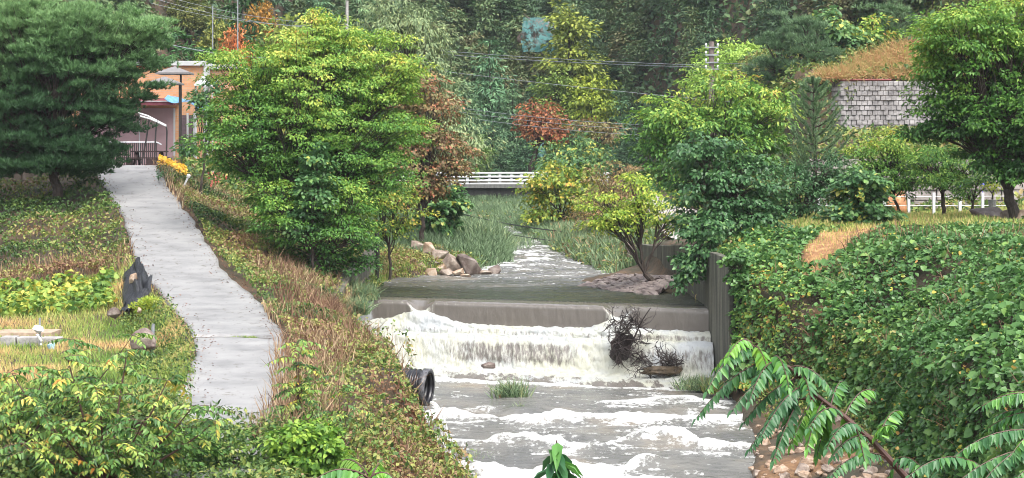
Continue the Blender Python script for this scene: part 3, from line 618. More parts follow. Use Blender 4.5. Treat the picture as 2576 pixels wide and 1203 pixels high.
def m_lu(X, Y):
    c = cc(Y); return (X < c[:, 8]+.25) & (X > -10) & (Y > 76) & (Y < 88)
cover('left_shore_grass', (-10, 0, 74, 88), m_lu, 60, .25, .32, .035, lambda p, n: .1+.6*rnd(n), M_GRASS, 'blade', mound=(.5, .25), label='bright green grass on the left shore of the pool')
def m_ru(X, Y):
    c = cc(Y); return (X > c[:, 11]+.3) & (X < c[:, 12]+.1) & (Y > 67.5) & (Y < 73.5)
cover('crest_moss', (3.5, 6.5, 66.3, 73.5), lambda X, Y: (X > 3.9+.25*(Y-68)) & (X < 6.4) & (((X+5.55)*WNX+(Y-69.9)*WNY) < -1.2) & (Y < 71.5), 80, .2, .2, .03, lambda p, n: .1+.8*rnd(n), M_GRASS, 'blade', mound=(.5, .15), label='green and rust water plants behind the right end of the weir')

# ================================================================== TREES
def skeleton(mb, base, clumps, r0, forks=.8, nlimb=8, lean=None, r_tw=.02):
    """trunk -> limbs -> twigs that reach the clump centres"""
    C = np.array([c[0] for c in clumps]); base = np.array(base, float)
    cen = C.mean(0); top = C[:, 2].max(); bot = C[:, 2].min()
    fz = base[2]+max((bot-base[2])*forks, (top-base[2])*.18*min(1, forks))
    t = np.linspace(0, 1, 7)[:, None]; fk = np.array([base[0]*.45+cen[0]*.55, base[1]*.5+cen[1]*.5, fz])
    w_ = (rng.random((7, 3))-.5)*[.1, .1, 0]*(fz-base[2]); tr = base*(1-t)+fk*t+w_*np.sin(t*math.pi); tr[0] = base-[0, 0, .3]
    mb.tube(tr, np.linspace(r0*1.15, r0*.8, 7), 8)
    k = min(nlimb, len(C)); idx = rng.choice(len(C), k, replace=False); cl = C[idx].copy()
    for _ in range(5):
        a = np.argmin(((C[:, None]-cl[None])**2).sum(-1), 1)
        for j in range(k):
            if (a == j).any(): cl[j] = C[a == j].mean(0)
    for j in range(k):
        e = cl[j]; st = tr[-1] if rng.random() < .75 else tr[-2]
        t = np.linspace(0, 1, 7)[:, None]; c1 = st+(e-st)*.4+np.array([0, 0, .12*np.linalg.norm(e-st)])
        L_ = (1-t)**2*st+2*t*(1-t)*c1+t*t*e; L_[1:-1] += (rng.random((5, 3))-.5)*.05*np.linalg.norm(e-st)
        mb.tube(L_, np.linspace(r0*.5, r0*.14, 7), 5)
        for c in C[a == j]:
            s0 = L_[rng.integers(2, 6)]; mid = (s0+c)/2+np.array([0, 0, .06*np.linalg.norm(c-s0)])+(rng.random(3)-.5)*.15
            mb.tube(np.array([s0, mid, c]), [max(r0*.13, r_tw), max(r0*.08, r_tw*.7), r_tw*.4], 4, cap=False)
def blobs_to_clumps(blobs, d, cr, fill, dr=None):
    out = []
    for b in blobs:
        px, py, rx, ry = b[:4]; dd = d+(b[4] if len(b) > 4 else 0); c = P(px, py, dd); ax = rx/F*dd; az = ry/F*dd; ay = min(ax, dr or 99)
        area = 4*math.pi*((ax*ay)**1.6/3+(ax*az)**1.6/3+(ay*az)**1.6/3)**(1/1.6)
        n = max(5, int(fill*area/(cr*cr*math.pi)))
        for k in range(n):
            u = rdir(1)[0]; rr = (.35+.65*rng.random()**.5)*(1+.3*(rng.random() < .14)); out.append((c+u*[ax, ay, az]*rr, cr*(.7+.6*rng.random()), u))
    return out
def crown(lv, clumps, per, ln, wd, tonef, flat=.45, shape='rhomb', droop=.35, horiz=.75, bend=.25):
    C = np.array([c[0] for c in clumps]); Rr = np.array([c[1] for c in clumps]); U = np.array([c[2] for c in clumps])
    ix = np.repeat(np.arange(len(C)), per); n = len(ix); o = rdir(n)*(rnd(n, 1)**.42); 
    Uh = unit(U*[1, 1, .25]); al = (o*Uh[ix]).sum(1, keepdims=True); o = o+Uh[ix]*al*.55       # clumps stretch outwards as sprays
    off = o*Rr[ix, None]*[1, 1, flat]; off[:, 2] -= .28*(al[:, 0]**2)*Rr[ix]*np.sign(np.maximum(al[:, 0], 0))
    pos = C[ix]+off
    N_ = unit(np.array([0, 0, 1.])*horiz+Uh[ix]*.35+rdir(n)*.5)
    D = unit(unit(off+1e-6)*.7+Uh[ix]*.5+rdir(n)*.6-np.array([0, 0, droop]))
    sz = .7+.6*rnd(n)
    ct = rnd(len(C))
    lv.add(pos, N_, D, ln*sz, wd*sz, np.clip(tonef(pos, n)+.3*(ct[ix]-.5), 0, 1), shape, bend)
GREENS = [(.02, .06, .015), (.045, .13, .022), (.1, .22, .03), (.22, .33, .045), (.42, .42, .06), (.45, .25, .06)]
M_TREE = leafmat('tree_leaves', GREENS, .4, .32, pos=[0, .25, .5, .72, .92, 1])
M_BLUE = leafmat('dark_tree_leaves', [(.018, .05, .018), (.035, .095, .032), (.07, .16, .055), (.14, .25, .07), (.35, .35, .06)], .3, .3, pos=[0, .35, .7, .93, 1])
M_GREYG = leafmat('grey_green_leaves', [(.06, .1, .05), (.12, .18, .08), (.2, .26, .12), (.28, .32, .14)], .45, .3)
M_RUST = leafmat('rust_leaves', [(.08, .08, .03), (.15, .14, .05), (.17, .09, .06), (.22, .2, .07), (.36, .12, .07)], .5, .25)
M_ORANGE = leafmat('orange_leaves', [(.08, .05, .03), (.22, .08, .035), (.36, .11, .04), (.2, .16, .05)], .5, .25)
M_LIME = leafmat('lime_leaves', [(.06, .13, .02), (.15, .26, .03), (.3, .39, .04), (.45, .44, .07)], .42, .4)
M_NEED = leafmat('pine_needles', [(.014, .042, .018), (.035, .09, .032), (.1, .2, .07), (.22, .34, .13)], .45, .15)
M_NEEDB = leafmat('blue_pine_needles', [(.028, .06, .03), (.065, .125, .055), (.12, .2, .085), (.19, .29, .13)], .45, .15)
def tree(name, label, cat, d, base, blobs, m, ln, wd, per, cr=.5, fill=1.0, tonef=None, flat=.45, shape='rhomb', r0=.14, droop=.35, horiz=.75, group=None, bark=None, dr=None, nl=8, col=None, z0=None, fork=.8):
    bp_ = P(base[0], base[1], d)
    if z0 is None: bp_[2] = min(float(Hh(np.array([bp_[0]]), np.array([d]))[0]), 99)
    else: bp_[2] = z0
    t = thing(name, bp_, label, cat, group); cl = blobs_to_clumps(blobs, d, cr, fill, dr)
    mb = MB(); skeleton(mb, bp_, cl, r0, forks=fork, nlimb=nl); tk = mb.build('trunk', bark or BARK, t)
    lv = LV(); crown(lv, cl, per, ln, wd, tonef or (lambda p, n: .1+.5*rnd(n)), flat, shape, droop, horiz); c = lv.build('crown', m, t)
    if col: c.color = (*col, 1)
    return t
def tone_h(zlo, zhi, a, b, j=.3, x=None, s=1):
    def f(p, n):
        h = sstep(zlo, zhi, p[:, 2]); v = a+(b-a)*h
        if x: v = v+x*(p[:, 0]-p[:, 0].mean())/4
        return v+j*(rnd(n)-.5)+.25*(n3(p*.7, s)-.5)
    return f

# ================================================================== ROCKS
def rock_mesh(size, seed, sub=3, rough=.12, npt=11):
    r_ = np.random.default_rng(seed); bm = bmesh.new()
    for k in range(npt):
        v = r_.normal(size=3); v = v/np.linalg.norm(v); v *= .85+.3*r_.random(); bm.verts.new(v)
    h = bmesh.ops.convex_hull(bm, input=bm.verts)
    bmesh.ops.delete(bm, geom=[g for g in h.get('geom_interior', []) if isinstance(g, bmesh.types.BMVert)], context='VERTS')
    bmesh.ops.bevel(bm, geom=bm.edges[:], offset=.06, segments=1, affect='EDGES')
    bmesh.ops.triangulate(bm, faces=bm.faces[:])
    bmesh.ops.subdivide_edges(bm, edges=bm.edges[:], cuts=sub, use_grid_fill=True)
    P_ = np.array([v.co[:] for v in bm.verts]); lo, hi = P_.min(0), P_.max(0)
    P_ = (P_-(lo+hi)/2)/(hi-lo)*2
    nn = n3(P_*2.2, seed % 9)-.5; n2 = n3(P_*6, seed % 7)-.5
    P_ = P_*(1+rough*(nn+.5*n2))[:, None]*np.array(size)/2
    for v, p in zip(bm.verts, P_): v.co = p
    return bm
def rock(px0, py0, px1, py1, d, m, seed, label, name='rock', group=None, dep=.8, tilt=0, npt=11):
    c = P((px0+px1)/2, (py0+py1)/2, d); w_ = (px1-px0)/F*d*1.12; h_ = (py1-py0)/F*d*1.25
    bm = rock_mesh((w_, max(w_*dep, h_*.8), h_), seed, npt=npt); me = bpy.data.meshes.new(name); bm.to_mesh(me); bm.free(); me.materials.append(m)
    o = bpy.data.objects.new(name, me); COL.objects.link(o); o.location = tuple(c); o.rotation_euler = (0, R(tilt), 0)
    return tagit(o, label, 'rock', group)
G = 'boulders on the left shore of the pool'
for k, (b, m, dd, lab) in enumerate([
 ((1112, 643, 1162, 680), ROCK, 84, 'pale flat-faced boulder in the middle of the shore pile, left of the dark streaked one'),
 ((1150, 645, 1209, 692), ROCK_D, 84, 'largest dark streaked boulder with a pointed right end touching the water'),
 ((1083, 631, 1127, 660), ROCK, 86, 'light-topped slab resting on the upper part of the shore pile'),
 ((1036, 608, 1068, 632), ROCK, 88, 'reddish boulder at the top left end of the shore pile'),
 ((1064, 612, 1096, 640), ROCK_T, 87, 'rounded tan boulder near the top of the shore pile'),
 ((1060, 636, 1092, 660), ROCK_D, 86, 'dark grey boulder wedged under the light-topped slab'),
 ((1225, 669, 1258, 691), ROCK_D, 84.5, 'small pointed brown rock standing alone in the water right of the pile'),
 ((1198, 681, 1236, 692), ROCK, 84.2, 'low flat rock half under water left of the small pointed rock'),
 ((1096, 668, 1122, 686), ROCK_T, 83.5, 'tan cobble below the pale flat-faced boulder'),
 ((1108, 678, 1142, 694), ROCK, 83, 'pale rounded stone at the water edge below the biggest boulder'),
 ((1138, 676, 1166, 692), ROCK_T, 83, 'small stone tucked under the largest dark boulder'),
 ((1070, 676, 1098, 694), ROCK_T, 82.5, 'yellowish stone at the water edge left of the pile'),
 ((1048, 662, 1072, 678), ROCK_T, 83.5, 'light cobble beside the grass tuft on the shore'),
 ((1030, 652, 1050, 668), ROCK, 84, 'small pale cobble farthest left on the shore'),
 ((1078, 656, 1106, 672), ROCK_D, 84.5, 'brown cobble in the centre of the lower pile'),
 ((1160, 690, 1184, 698), ROCK_T, 82.5, 'thin flat stone just breaking the water surface')]):
    rock(*b, dd, m, 20+k, lab, group=G, name='boulder')
for k, (b, dd, m, lab) in enumerate([((2445, 526, 2536, 568), 71, ROCK_D, 'long dark boulder on the terrace edge beside the young tree'),
 ((2520, 528, 2562, 562), 70.5, ROCK, 'grey-brown boulder left of the big tree trunk on the terrace'), ((2548, 530, 2610, 570), 70, ROCK_T, 'tan boulder at the right edge of the picture, right of the big trunk')]):
    rock(*b, dd, m, 60+k, lab, name='garden_boulder', group='boulders on the garden terrace')
rock(330, 830, 390, 876, 54.6, rockmat('rubble', (.1, .07, .06), (.2, .15, .135), (.4, .34, .28)), 78, 'pinkish lump of old concrete standing in the field beside the grey post', name='concrete_lump', npt=26)
rock(326, 690, 347, 716, 62.6, ROCK_T, 72, 'pale oval stone holding down the black net beside the road', name='stone', npt=20)
rock(340, 775, 356, 790, 60, ROCK_T, 73, 'small light stone lying at the foot of the black net', name='stone', npt=20)
rock(272, 776, 302, 800, 60.6, ROCK_D, 74, 'grey stone at the right end of the bean plants', name='stone', npt=20)
rock(1212, 912, 1245, 926, 63.6, ROCK_D, 75, 'dark wet rock in the foam at the foot of the weir', name='rock', dep=.6)
# gravel bar on the right: separate cobbles, nearest first
k = 0; gb = []
while len(gb) < 200 and k < 6000:
    k += 1; y_ = 44.5+rng.random()*10.5; x_ = 5.9+rng.random()*4.0
    sz = .15+.36*rng.random()**2
    if all((x_-a)**2+(y_-b)**2 > ((sz+c)*.42)**2 for a, b, c in gb): gb.append((x_, y_, sz))
protos = []
for s_ in range(6):
    bm = rock_mesh((1, .8, .6), 200+s_, sub=2, npt=20); me = bpy.data.meshes.new('cobble'); bm.to_mesh(me); bm.free(); me.materials.append([ROCK_T, ROCK, ROCK_T][s_ % 3]); protos.append(me)
gz = H0(np.array([g_[0] for g_ in gb]), np.array([g_[1] for g_ in gb]))+.03
for (x_, y_, sz), z_ in zip(gb, gz):
    o = bpy.data.objects.new('cobble', protos[rng.integers(6)]); COL.objects.link(o); o.location = (x_, y_, float(z_)+sz*.12); o.scale = (sz,)*3
    o.rotation_euler = (rng.random()*.4, rng.random()*.4, rng.random()*6); tagit(o, 'tan cobble among many on the gravel bar at the lower right water edge', 'stone', 'tan cobbles on the gravel bar')
# riprap slope behind the right end of the weir
mb = MB(); V_ = []; bmr = bmesh.new()
A0, A1 = P(1462, 722, 77)*[1, 1, 0]+[0, 0, 2.12], np.array([5.0, 71.6, 2.15]); B0, B1 = np.array([4.4, 79.5, 2.42]), np.array([6.2, 73.5, 2.72])
for i_ in range(17):
    for j_ in range(9):
        u, v = (i_+.5*(j_ % 2))/17, j_/9; c = (A0*(1-u)+A1*u)*(1-v)+(B0*(1-u)+B1*u)*v
        r1 = rock_mesh((.62, .42, .3), 300+i_*9+j_, sub=1); mt = Matrix.Translation(Vector(c))@Matrix.Rotation(R(-38)+rng.normal()*.2, 4, 'Z')@Matrix.Rotation(.12*rng.normal(), 4, 'X')
        r1.transform(mt); tmp = bpy.data.meshes.new('t'); r1.to_mesh(tmp); r1.free(); bmr.from_mesh(tmp); bpy.data.meshes.remove(tmp)
me = bpy.data.meshes.new('riprap_slope'); bmr.to_mesh(me); bmr.free(); me.materials.append(rockmat('riprap_stone', (.07, .052, .05), (.17, .135, .125), (.28, .24, .215)))
o = bpy.data.objects.new('riprap_slope', me); COL.objects.link(o); tagit(o, 'sloping apron of flat pinkish stones at the right edge of the pool', 'riprap')

# ================================================================== WALLS
def poly_wall(name, pts, zb, zt, th, m, label, joints=True):
    """upright wall along pts, thickness th to the land side"""
    t = MB(); pts = np.array(pts, float)
    for a, b, z0, z1, za, zb_ in zip(pts[:-1], pts[1:], zb[:-1], zb[1:], zt[:-1], zt[1:]):
        dn = unit(b-a); nr = np.array([-dn[1], dn[0]])*th; n_ = max(1, int(np.linalg.norm(b-a)/2.4))
        for k in range(n_):
            p = a+(b-a)*k/n_; q = a+(b-a)*(k+1)/n_-dn*.02; zp, zq = za+(zb_-za)*k/n_, za+(zb_-za)*(k+1)/n_
            V = [(*p, z0), (*q, z1), (*(q+nr), z1), (*(p+nr), z0), (*p, zp), (*q, zq), (*(q+nr), zq), (*(p+nr), zp)]
            t.add(V, [(0,3,2,1),(4,5,6,7),(0,1,5,4),(1,2,6,5),(2,3,7,6),(3,0,4,7)])
    return tagit(t.build(name, m, bevel=.02), label, 'wall')
poly_wall('retaining_wall', [(6.6, 60.6), (6.47, 64.5), (6.42, 72), (5.55, 80.5), (5.35, 86)], [-1]*5, [4.05, 4.06, 3.98, 3.6, 3.45], -.25, WALLCON, 'streaked dark concrete retaining wall on the right bank of the weir')
poly_wall('retaining_wall', [(-5.75, 66.0), (-5.7, 70), (-5.45, 76.5), (-5.55, 82.2)], [-1]*4, [2.5, 2.95, 3.35, 3.5], .4, WALLCON, 'dark mossy concrete wall on the left bank under the trees')
def block_wall(name, path, zb, rows, bw, bh, m, label, jit, back=.35, lean=.0, stag=True, taper=None):
    path = np.array(path, float); seg = np.linalg.norm(np.diff(path, axis=0), axis=1); cum = np.concatenate([[0], np.cumsum(seg)]); L_ = cum[-1]
    t = MB()
    for r_ in range(rows):
        s0 = -(r_ % 2)*bw*.5 if stag else 0
        k = 0
        while s0+k*bw < L_:
            a = max(0, s0+k*bw)+.012; b = min(L_, s0+(k+1)*bw)-.012; k += 1
            if b-a < .05: continue
            if taper and r_ >= taper(a/L_)*rows: continue
            pa = np.array([np.interp(a, cum, path[:, j]) for j in (0, 1)]); pb = np.array([np.interp(b, cum, path[:, j]) for j in (0, 1)])
            dn = unit(pb-pa); nr = np.array([dn[1], -dn[0]]); ins = -nr*lean*r_; o1 = nr*jit*rng.random(); z0 = zb+r_*bh+.008; z1 = z0+bh-.016
            pa, pb = pa+ins, pb+ins; ch = nr*jit*.9
            V = [(*(pa+o1), z0), (*(pb+o1), z0), (*(pb-nr*back), z0), (*(pa-nr*back), z0), (*(pa+o1-ch*.6), z1), (*(pb+o1-ch*.6), z1), (*(pb-nr*back), z1), (*(pa-nr*back), z1)]
            t.add(V, [(0,3,2,1),(4,5,6,7),(0,1,5,4),(1,2,6,5),(2,3,7,6),(3,0,4,7)])
    return tagit(t.build(name, m, bevel=.03 if bh > .4 else .015), label, 'wall')
BLOCK = rockmat('split_block', (.15, .13, .115), (.27, .24, .22), (.4, .365, .34)); BLOCK2 = rockmat('face_block', (.11, .1, .1), (.22, .205, .2), (.36, .34, .335))
block_wall('block_wall', [(13.0, 87.6), (27, 87.4)], 4.35, 6, .95, .46, BLOCK, 'low wall of large rough beige blocks behind the white garden fence', .12)
block_wall('stone_block_wall', [(16.8, 114), (17.15, 111.2), (18.2, 110.1), (21, 109.7), (30, 109.9)], 7.9, 13, .29, .27, BLOCK2, 'tall curved retaining wall of small staggered grey blocks above the garden', .09, back=.25, lean=.015)
t = MB(); t.tube([(16.8, 113.8, 11.47), (17.2, 111.3, 11.47), (18.3, 110.3, 11.47), (21, 110.0, 11.47)], .07, 4); tagit(t.build('coping', plain('red_coping', (.2, .06, .05), .7)), 'dark red coping strip along the top of the curved block wall', 'coping')
# dry masonry at the road side of the stream (by the yellow-green tree) and under the pine
block_wall('masonry_wall', [(5.2, 92), (5.05, 86.2)], 2.2, 4, .5, .3, ROCK_D, 'short dark stone masonry wall at the right edge of the stream behind the small yellow tree', .1)
block_wall('terrace_wall', [(-24, 82.6), (-17.9, 82.9)], 5.75, 3, .8, .42, rockmat('mossy_block', (.06, .05, .035), (.14, .11, .085), (.22, .18, .15)), 'mossy brown block wall under the big pine left of the road top', .1)
# overhanging dry grass above the curved wall
lv = LV(); n = 9000; u = rnd(n); xx = 16.9+u*12; yy = 110.6+rnd(n)*6*sstep(0, .3, u)+rnd(n)*.8-.6*(rnd(n) < .3); zz = np.where(yy < 110.9, 11.45, 11.5+.38*(yy-110.9)*(.25+.75*sstep(.05,.55,u)))
zz = zz+.2*fbm(xx, yy, 3, 4)
lv.add(np.stack([xx, yy, zz], -1), rdir(n), unit(np.stack([rnd(n)-.5, -.7-rnd(n)*.5, .9*rnd(n)-.05], -1)), .5+.5*rnd(n), .045, np.clip(.1+.9*rnd(n), 0, 1), 'blade', .5)
o = lv.build('hanging_grass', leafmat('straw_grass', [(.14, .16, .04), (.3, .25, .08), (.38, .22, .09), (.28, .13, .06)], .7, .2)); tagit(o, 'golden dry grass spilling over the top of the curved block wall', kind='stuff')
rock(2222, 486, 2282, 545, 84, rockmat('clay', (.3, .12, .05), (.45, .2, .09), (.55, .3, .15)), 81, 'orange clay mound behind the white garden fence', name='clay_mound')

# ================================================================== FENCES, POSTS, BRIDGE
CAPB = plain('blue_lamp_cap', (.18, .17, .5), .35, var=.15)
def post_fence(name, pxs, pyb, hpx, d, label, lamps, rails=(.45, .85), th=.11, extra=.35):
    x = XatPx(np.array(pxs, float), d); zb = P(0, pyb, d)[2]; h_ = hpx/F*d
    t = thing(name, (x.mean(), d, zb), label, 'fence')
    for k, xx_ in enumerate(x):
        m_ = MB(); m_.box((xx_-th/2, d-th/2, zb-.15), (xx_+th/2, d+th/2, zb+h_)); p_ = m_.build('post', WHITE, t, bevel=.01)
        if k in lamps:
            l = MB(); l.tube([(xx_, d, zb+h_), (xx_, d, zb+h_+extra*.45)], .02, 6); l.box((xx_-.07, d-.07, zb+h_+extra*.45), (xx_+.07, d+.07, zb+h_+extra*.95)); l.tube([(xx_, d, zb+h_+extra*.95), (xx_, d, zb+h_+extra*1.1)], [.1, .02], 6)
            l.build('lamp', CAPB, t)
    for f_ in rails:
        m_ = MB(); m_.tube([(x[0], d+th*.62, zb+h_*f_), (x.mean(), d+th*.62, zb+h_*f_-.02), (x[-1], d+th*.62, zb+h_*f_)], .016, 6); m_.build('rail', WHITE, t)
    return t
post_fence('garden_fence', [2060, 2115, 2170, 2225, 2286, 2349, 2415, 2472, 2547], 543, 58, 80, 'white post and rail garden fence with small blue lamps on the terrace', (4, 6, 7))
post_fence('stream_fence', [1700, 1742, 1757, 1797, 1823], 628, 60, 84, 'white posts with blue-topped lamps at the end of the concrete wall', (1, 2), extra=.2)
# bridge
bx0, bx1, bd = XatPx(1090, 176), XatPx(1420, 176), 176.0
zt = P(0, 463, bd)[2]
t = thing('bridge', ((bx0+bx1)/2, bd, zt), 'small concrete road bridge with white railing over the stream', 'bridge')
BCON = concrete_mat('bridge_concrete', (.1, .1, .095), (.2, .2, .19)); m_ = MB(); m_.box((bx0-3, bd, zt-.38), (bx1+4, bd+6, zt-.02)); m_.build('deck', BCON, t, bevel=.03)
m_ = MB()
for yy_ in (.45, 1.9, 3.4, 4.9): m_.box((bx0, bd+yy_, zt-1.05), (bx1+2, bd+yy_+.45, zt-.385))
m_.build('girder', concrete_mat('girder_concrete_shaded', (.035, .033, .03), (.06, .058, .055)), t)  # girder concrete coloured darker than the deck to stand for shade beneath it
for xx_ in (bx0-3, bx1+1.2):
    m_ = MB(); m_.box((xx_, bd+.2, zt-2.6), (xx_+1.8, bd+5.8, zt-.39)); m_.build('abutment', BCON, t)
for yy_, nm_ in ((.12, 'near'), (5.7, 'far')):
    f_ = MB(); f_.box((bx0-3, bd+yy_-.1, zt-.015), (bx1+4, bd+yy_+.1, zt+.06)); rl = f_.build('railing', WHITE, t)
    for k in range(9):
        xx_ = bx0-1+k*1.95+(.9 if yy_ > 1 else 0); m_ = MB(); m_.box((xx_, bd+yy_-.09, zt+.06), (xx_+.24, bd+yy_+.09, zt+.98)); m_.build('railing_post', WHITE, rl, bevel=.015)
    for z_ in (.3, .62, .95):
        m_ = MB(); m_.tube([(bx0-3, bd+yy_-.14, zt+z_), (bx1+4, bd+yy_-.14, zt+z_)], .07, 8); m_.build('rail', WHITE, rl)
t = MB(); t.box((bx0-2, 184, 2.5), (bx1+3, 184.4, 4.7)); tagit(t.build('channel_wall', GREYCON), 'pale concrete wall seen under the bridge', 'wall')
# utility pole on the right with insulators
def pole(px, pyt, d, r, label, name='utility_pole', arms=(), zb=None, m=GREYCON):
    tp = P(px, pyt, d); z0 = zb if zb is not None else float(Hh(np.array([tp[0]]), np.array([d]))[0])-.3
    t = thing(name, (tp[0], d, z0), label, 'pole'); m_ = MB(); m_.tube([(tp[0], d, z0), tuple(tp)], [r*1.25, r], 12); m_.build('shaft', m, t)
    for py_ in arms:
        z_ = P(0, py_, d)[2]; a_ = MB(); a_.box((tp[0]-.42, d-r-.1, z_-.045), (tp[0]+.42, d-r-.012, z_+.045)); ar = a_.build('crossarm', GALV, t)
        for s_ in (-.38, .38):
            i_ = MB(); i_.tube([(tp[0]+s_, d-r-.05, z_+.045), (tp[0]+s_, d-r-.05, z_+.12), (tp[0]+s_, d-r-.05, z_+.13), (tp[0]+s_, d-r-.05, z_+.26)], [.03, .03, .08, .06], 8); i_.build('insulator', WHITE, ar)
    return t
pole(1790, 105, 128, .17, 'brown-grey concrete utility pole with four white insulator arms rising behind the yellow-green tree', arms=(120, 139, 158, 175), m=plain('weathered_pole', (.2, .16, .145), .8, var=.25))
pole(873, 2, 170, .13, 'thin pale pole standing on the hillside behind the big light green tree', name='pole')
pole(535, 15, 150, .045, 'slim steel net post on the left hillside with guy wires, left of its pair', name='net_post', m=GALV)
pole(598, -20, 152, .045, 'slim steel net post on the left hillside, right of its pair', name='net_post', m=GALV)
WIRE = plain('wire', (.22, .24, .26), .5, metal=.3); WIRED = plain('dark_cable', (.03, .03, .032), .5)
def wire(a, b, sag, r, label, m=WIRE, name='wire', group=None):
    a, b = P(*a), P(*b); t_ = np.linspace(0, 1, 26)[:, None]; p = a*(1-t_)+b*t_; p[:, 2] -= sag*4*t_[:, 0]*(1-t_[:, 0])
    mb_ = MB(); mb_.tube(p, r, 5); return tagit(mb_.build(name, m), label, 'wire', group)
gw = 'power lines across the valley'
wire((1000, 165, 122), (1900, 262, 118), .12, .013, 'bright single wire crossing the valley above the red-orange tree', group=gw)
wire((1040, 122, 142), (1790, 165, 128), .15, .02, 'upper cable running to the utility pole, topmost over the dark pines', group=gw)
wire((1100, 136, 142), (1790, 170, 127.8), .12, .02, 'cable just under the topmost one leading to the utility pole', group=gw)
wire((1790, 158, 127.8), (2700, 160, 110), .2, .014, 'wire leaving the utility pole to the right, the upper of two', group=gw)
wire((1790, 175, 127.8), (2700, 190, 110), .2, .014, 'wire leaving the utility pole to the right, the lower of two', group=gw)
for k, (ya, yb) in enumerate(((262, 318), (272, 330), (284, 345))):
    wire((1090, ya, 150), (1720, yb, 145), .3, .016, ('highest', 'middle', 'lowest')[k]+' of the three thin wires passing in front of the red-orange tree', group=gw)
wire((300, 78, 105), (700, 148, 112), .3, .02, 'pale wire passing above the brick house', group=gw)
for k, (ya, yb, d_) in enumerate(((-20, 60, 140), (-6, 72, 140), (8, 66, 138))):
    wire((380, ya, d_), (820, yb, d_), .4, .014, ('top', 'second', 'lowest')[k]+' of three wires crossing the rocky left hillside', group=gw)
wire((1150, 535, 110), (1640, 592, 98), .35, .03, 'thick black cable hanging low across the stream, the upper one', WIRED, 'cable')
wire((1120, 552, 108), (1600, 618, 98), .35, .02, 'thin black cable hanging low across the stream, the lower one', WIRED, 'cable')

# ================================================================== NEAR AND MIDDLE TREES
fresh = tone_h
tree('broadleaf_tree', 'big spreading yellow-green tree between the road and the stream, centre left', 'tree', 72, (672, 655),
 [(810, 62, 60, 34, 1), (900, 120, 110, 55, 1), (1010, 190, 50, 40), (790, 120, 130, 60, 1), (640, 190, 110, 80), (780, 210, 170, 110), (930, 200, 120, 80, 1), (620, 300, 100, 60), (740, 330, 170, 90), (950, 310, 120, 60, 1), (900, 380, 110, 50), (1020, 350, 40, 18), (560, 350, 80, 40, -1), (640, 400, 120, 50), (820, 420, 150, 80), (960, 430, 90, 60), (880, 520, 90, 70), (740, 490, 110, 60), (985, 320, 60, 14, -1), (560, 140, 40, 22), (1000, 250, 50, 40), (1030, 170, 40, 24)],
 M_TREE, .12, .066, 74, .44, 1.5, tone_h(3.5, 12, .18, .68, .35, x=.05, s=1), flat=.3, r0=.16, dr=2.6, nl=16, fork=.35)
tree('broadleaf_tree', 'dark green bushy tree overhanging the left wall of the weir pool', 'tree', 70, (800, 700),
 [(740, 560, 100, 60), (850, 590, 95, 60), (900, 640, 50, 45), (790, 650, 80, 50), (690, 500, 60, 50), (870, 500, 80, 50)], M_TREE, .12, .065, 60, .38, 1.25, tone_h(2.5, 6, .1, .5, .35, s=2), flat=.35, r0=.09, dr=1.5)
tree('slim_tree', 'blue-green leaved climber-covered shrub at the foot of the big yellow-green tree', 'tree', 69.5, (790, 640),
 [(790, 480, 45, 50), (800, 400, 30, 40), (760, 550, 40, 40)], M_BLUE, .14, .11, 60, .32, 1.3, lambda p, n: .35+.5*rnd(n), shape='broad', r0=.05)
tree('feathery_tree', 'tall pale grey-green tree rising behind the crown of the big yellow-green tree', 'tree', 100, (1050, 450),
 [(1010, 50, 90, 60), (1060, 130, 70, 80), (970, 90, 60, 60), (1120, 300, 60, 110), (1180, 360, 50, 60), (1090, 210, 50, 80), (1150, 400, 60, 40)], M_GREYG, .24, .085, 46, .55, 1.25, lambda p, n: .2+.7*rnd(n), flat=.5, r0=.14, droop=.7)
tree('rust_tree', 'reddish-brown tree on the left bank above the bridge approach', 'tree', 90, (1060, 560),
 [(1070, 290, 85, 80), (1085, 390, 95, 80), (1080, 470, 50, 50), (1060, 220, 60, 40), (1040, 480, 50, 60)], M_RUST, .17, .11, 55, .45, 1.3, lambda p, n: rnd(n), flat=.5, r0=.11)
tree('olive_tree', 'olive-green shrub tree with bare lower stems beside the shore boulders', 'tree', 80, (985, 660),
 [(960, 480, 70, 70), (1010, 520, 55, 60), (960, 560, 60, 40)], M_TREE, .13, .07, 50, .4, 1.1, lambda p, n: .35+.55*rnd(n), r0=.06, col=(.9, .8, .7))
tree('vine_shrub', 'fresh green leafy shrub in front of the left end of the bridge', 'shrub', 96, (1115, 610),
 [(1110, 505, 45, 50), (1095, 550, 45, 40), (1150, 505, 30, 22)], M_BLUE, .24, .2, 45, .4, 1.3, lambda p, n: .45+.5*rnd(n), shape='broad', r0=.05)
tree('green_tree', 'rounded green tree right of the bridge railing', 'tree', 140, (1415, 470),
 [(1440, 400, 85, 60), (1400, 430, 60, 45), (1480, 430, 50, 50)], M_BLUE, .3, .16, 50, .8, 1.3, lambda p, n: .5+.5*rnd(n), r0=.13)
tree('autumn_shrub', 'yellow-brown small tree hiding the right end of the bridge', 'tree', 112, (1420, 590),
 [(1350, 470, 50, 40), (1420, 460, 70, 50), (1380, 520, 70, 40), (1470, 500, 60, 60)], M_TREE, .24, .15, 45, .6, 1.05, lambda p, n: .4+.5*rnd(n), r0=.09, col=(1, .82, .75), nl=10)
tree('brown_shrub', 'brownish seeding shrub between the bridge and the small lime tree', 'shrub', 100, (1530, 560),
 [(1540, 450, 60, 45), (1580, 500, 70, 50), (1500, 530, 60, 45)], M_RUST, .16, .06, 60, .5, 1.2, lambda p, n: .2+.6*rnd(n), r0=.05, col=(1.2, 1.2, 1.1))
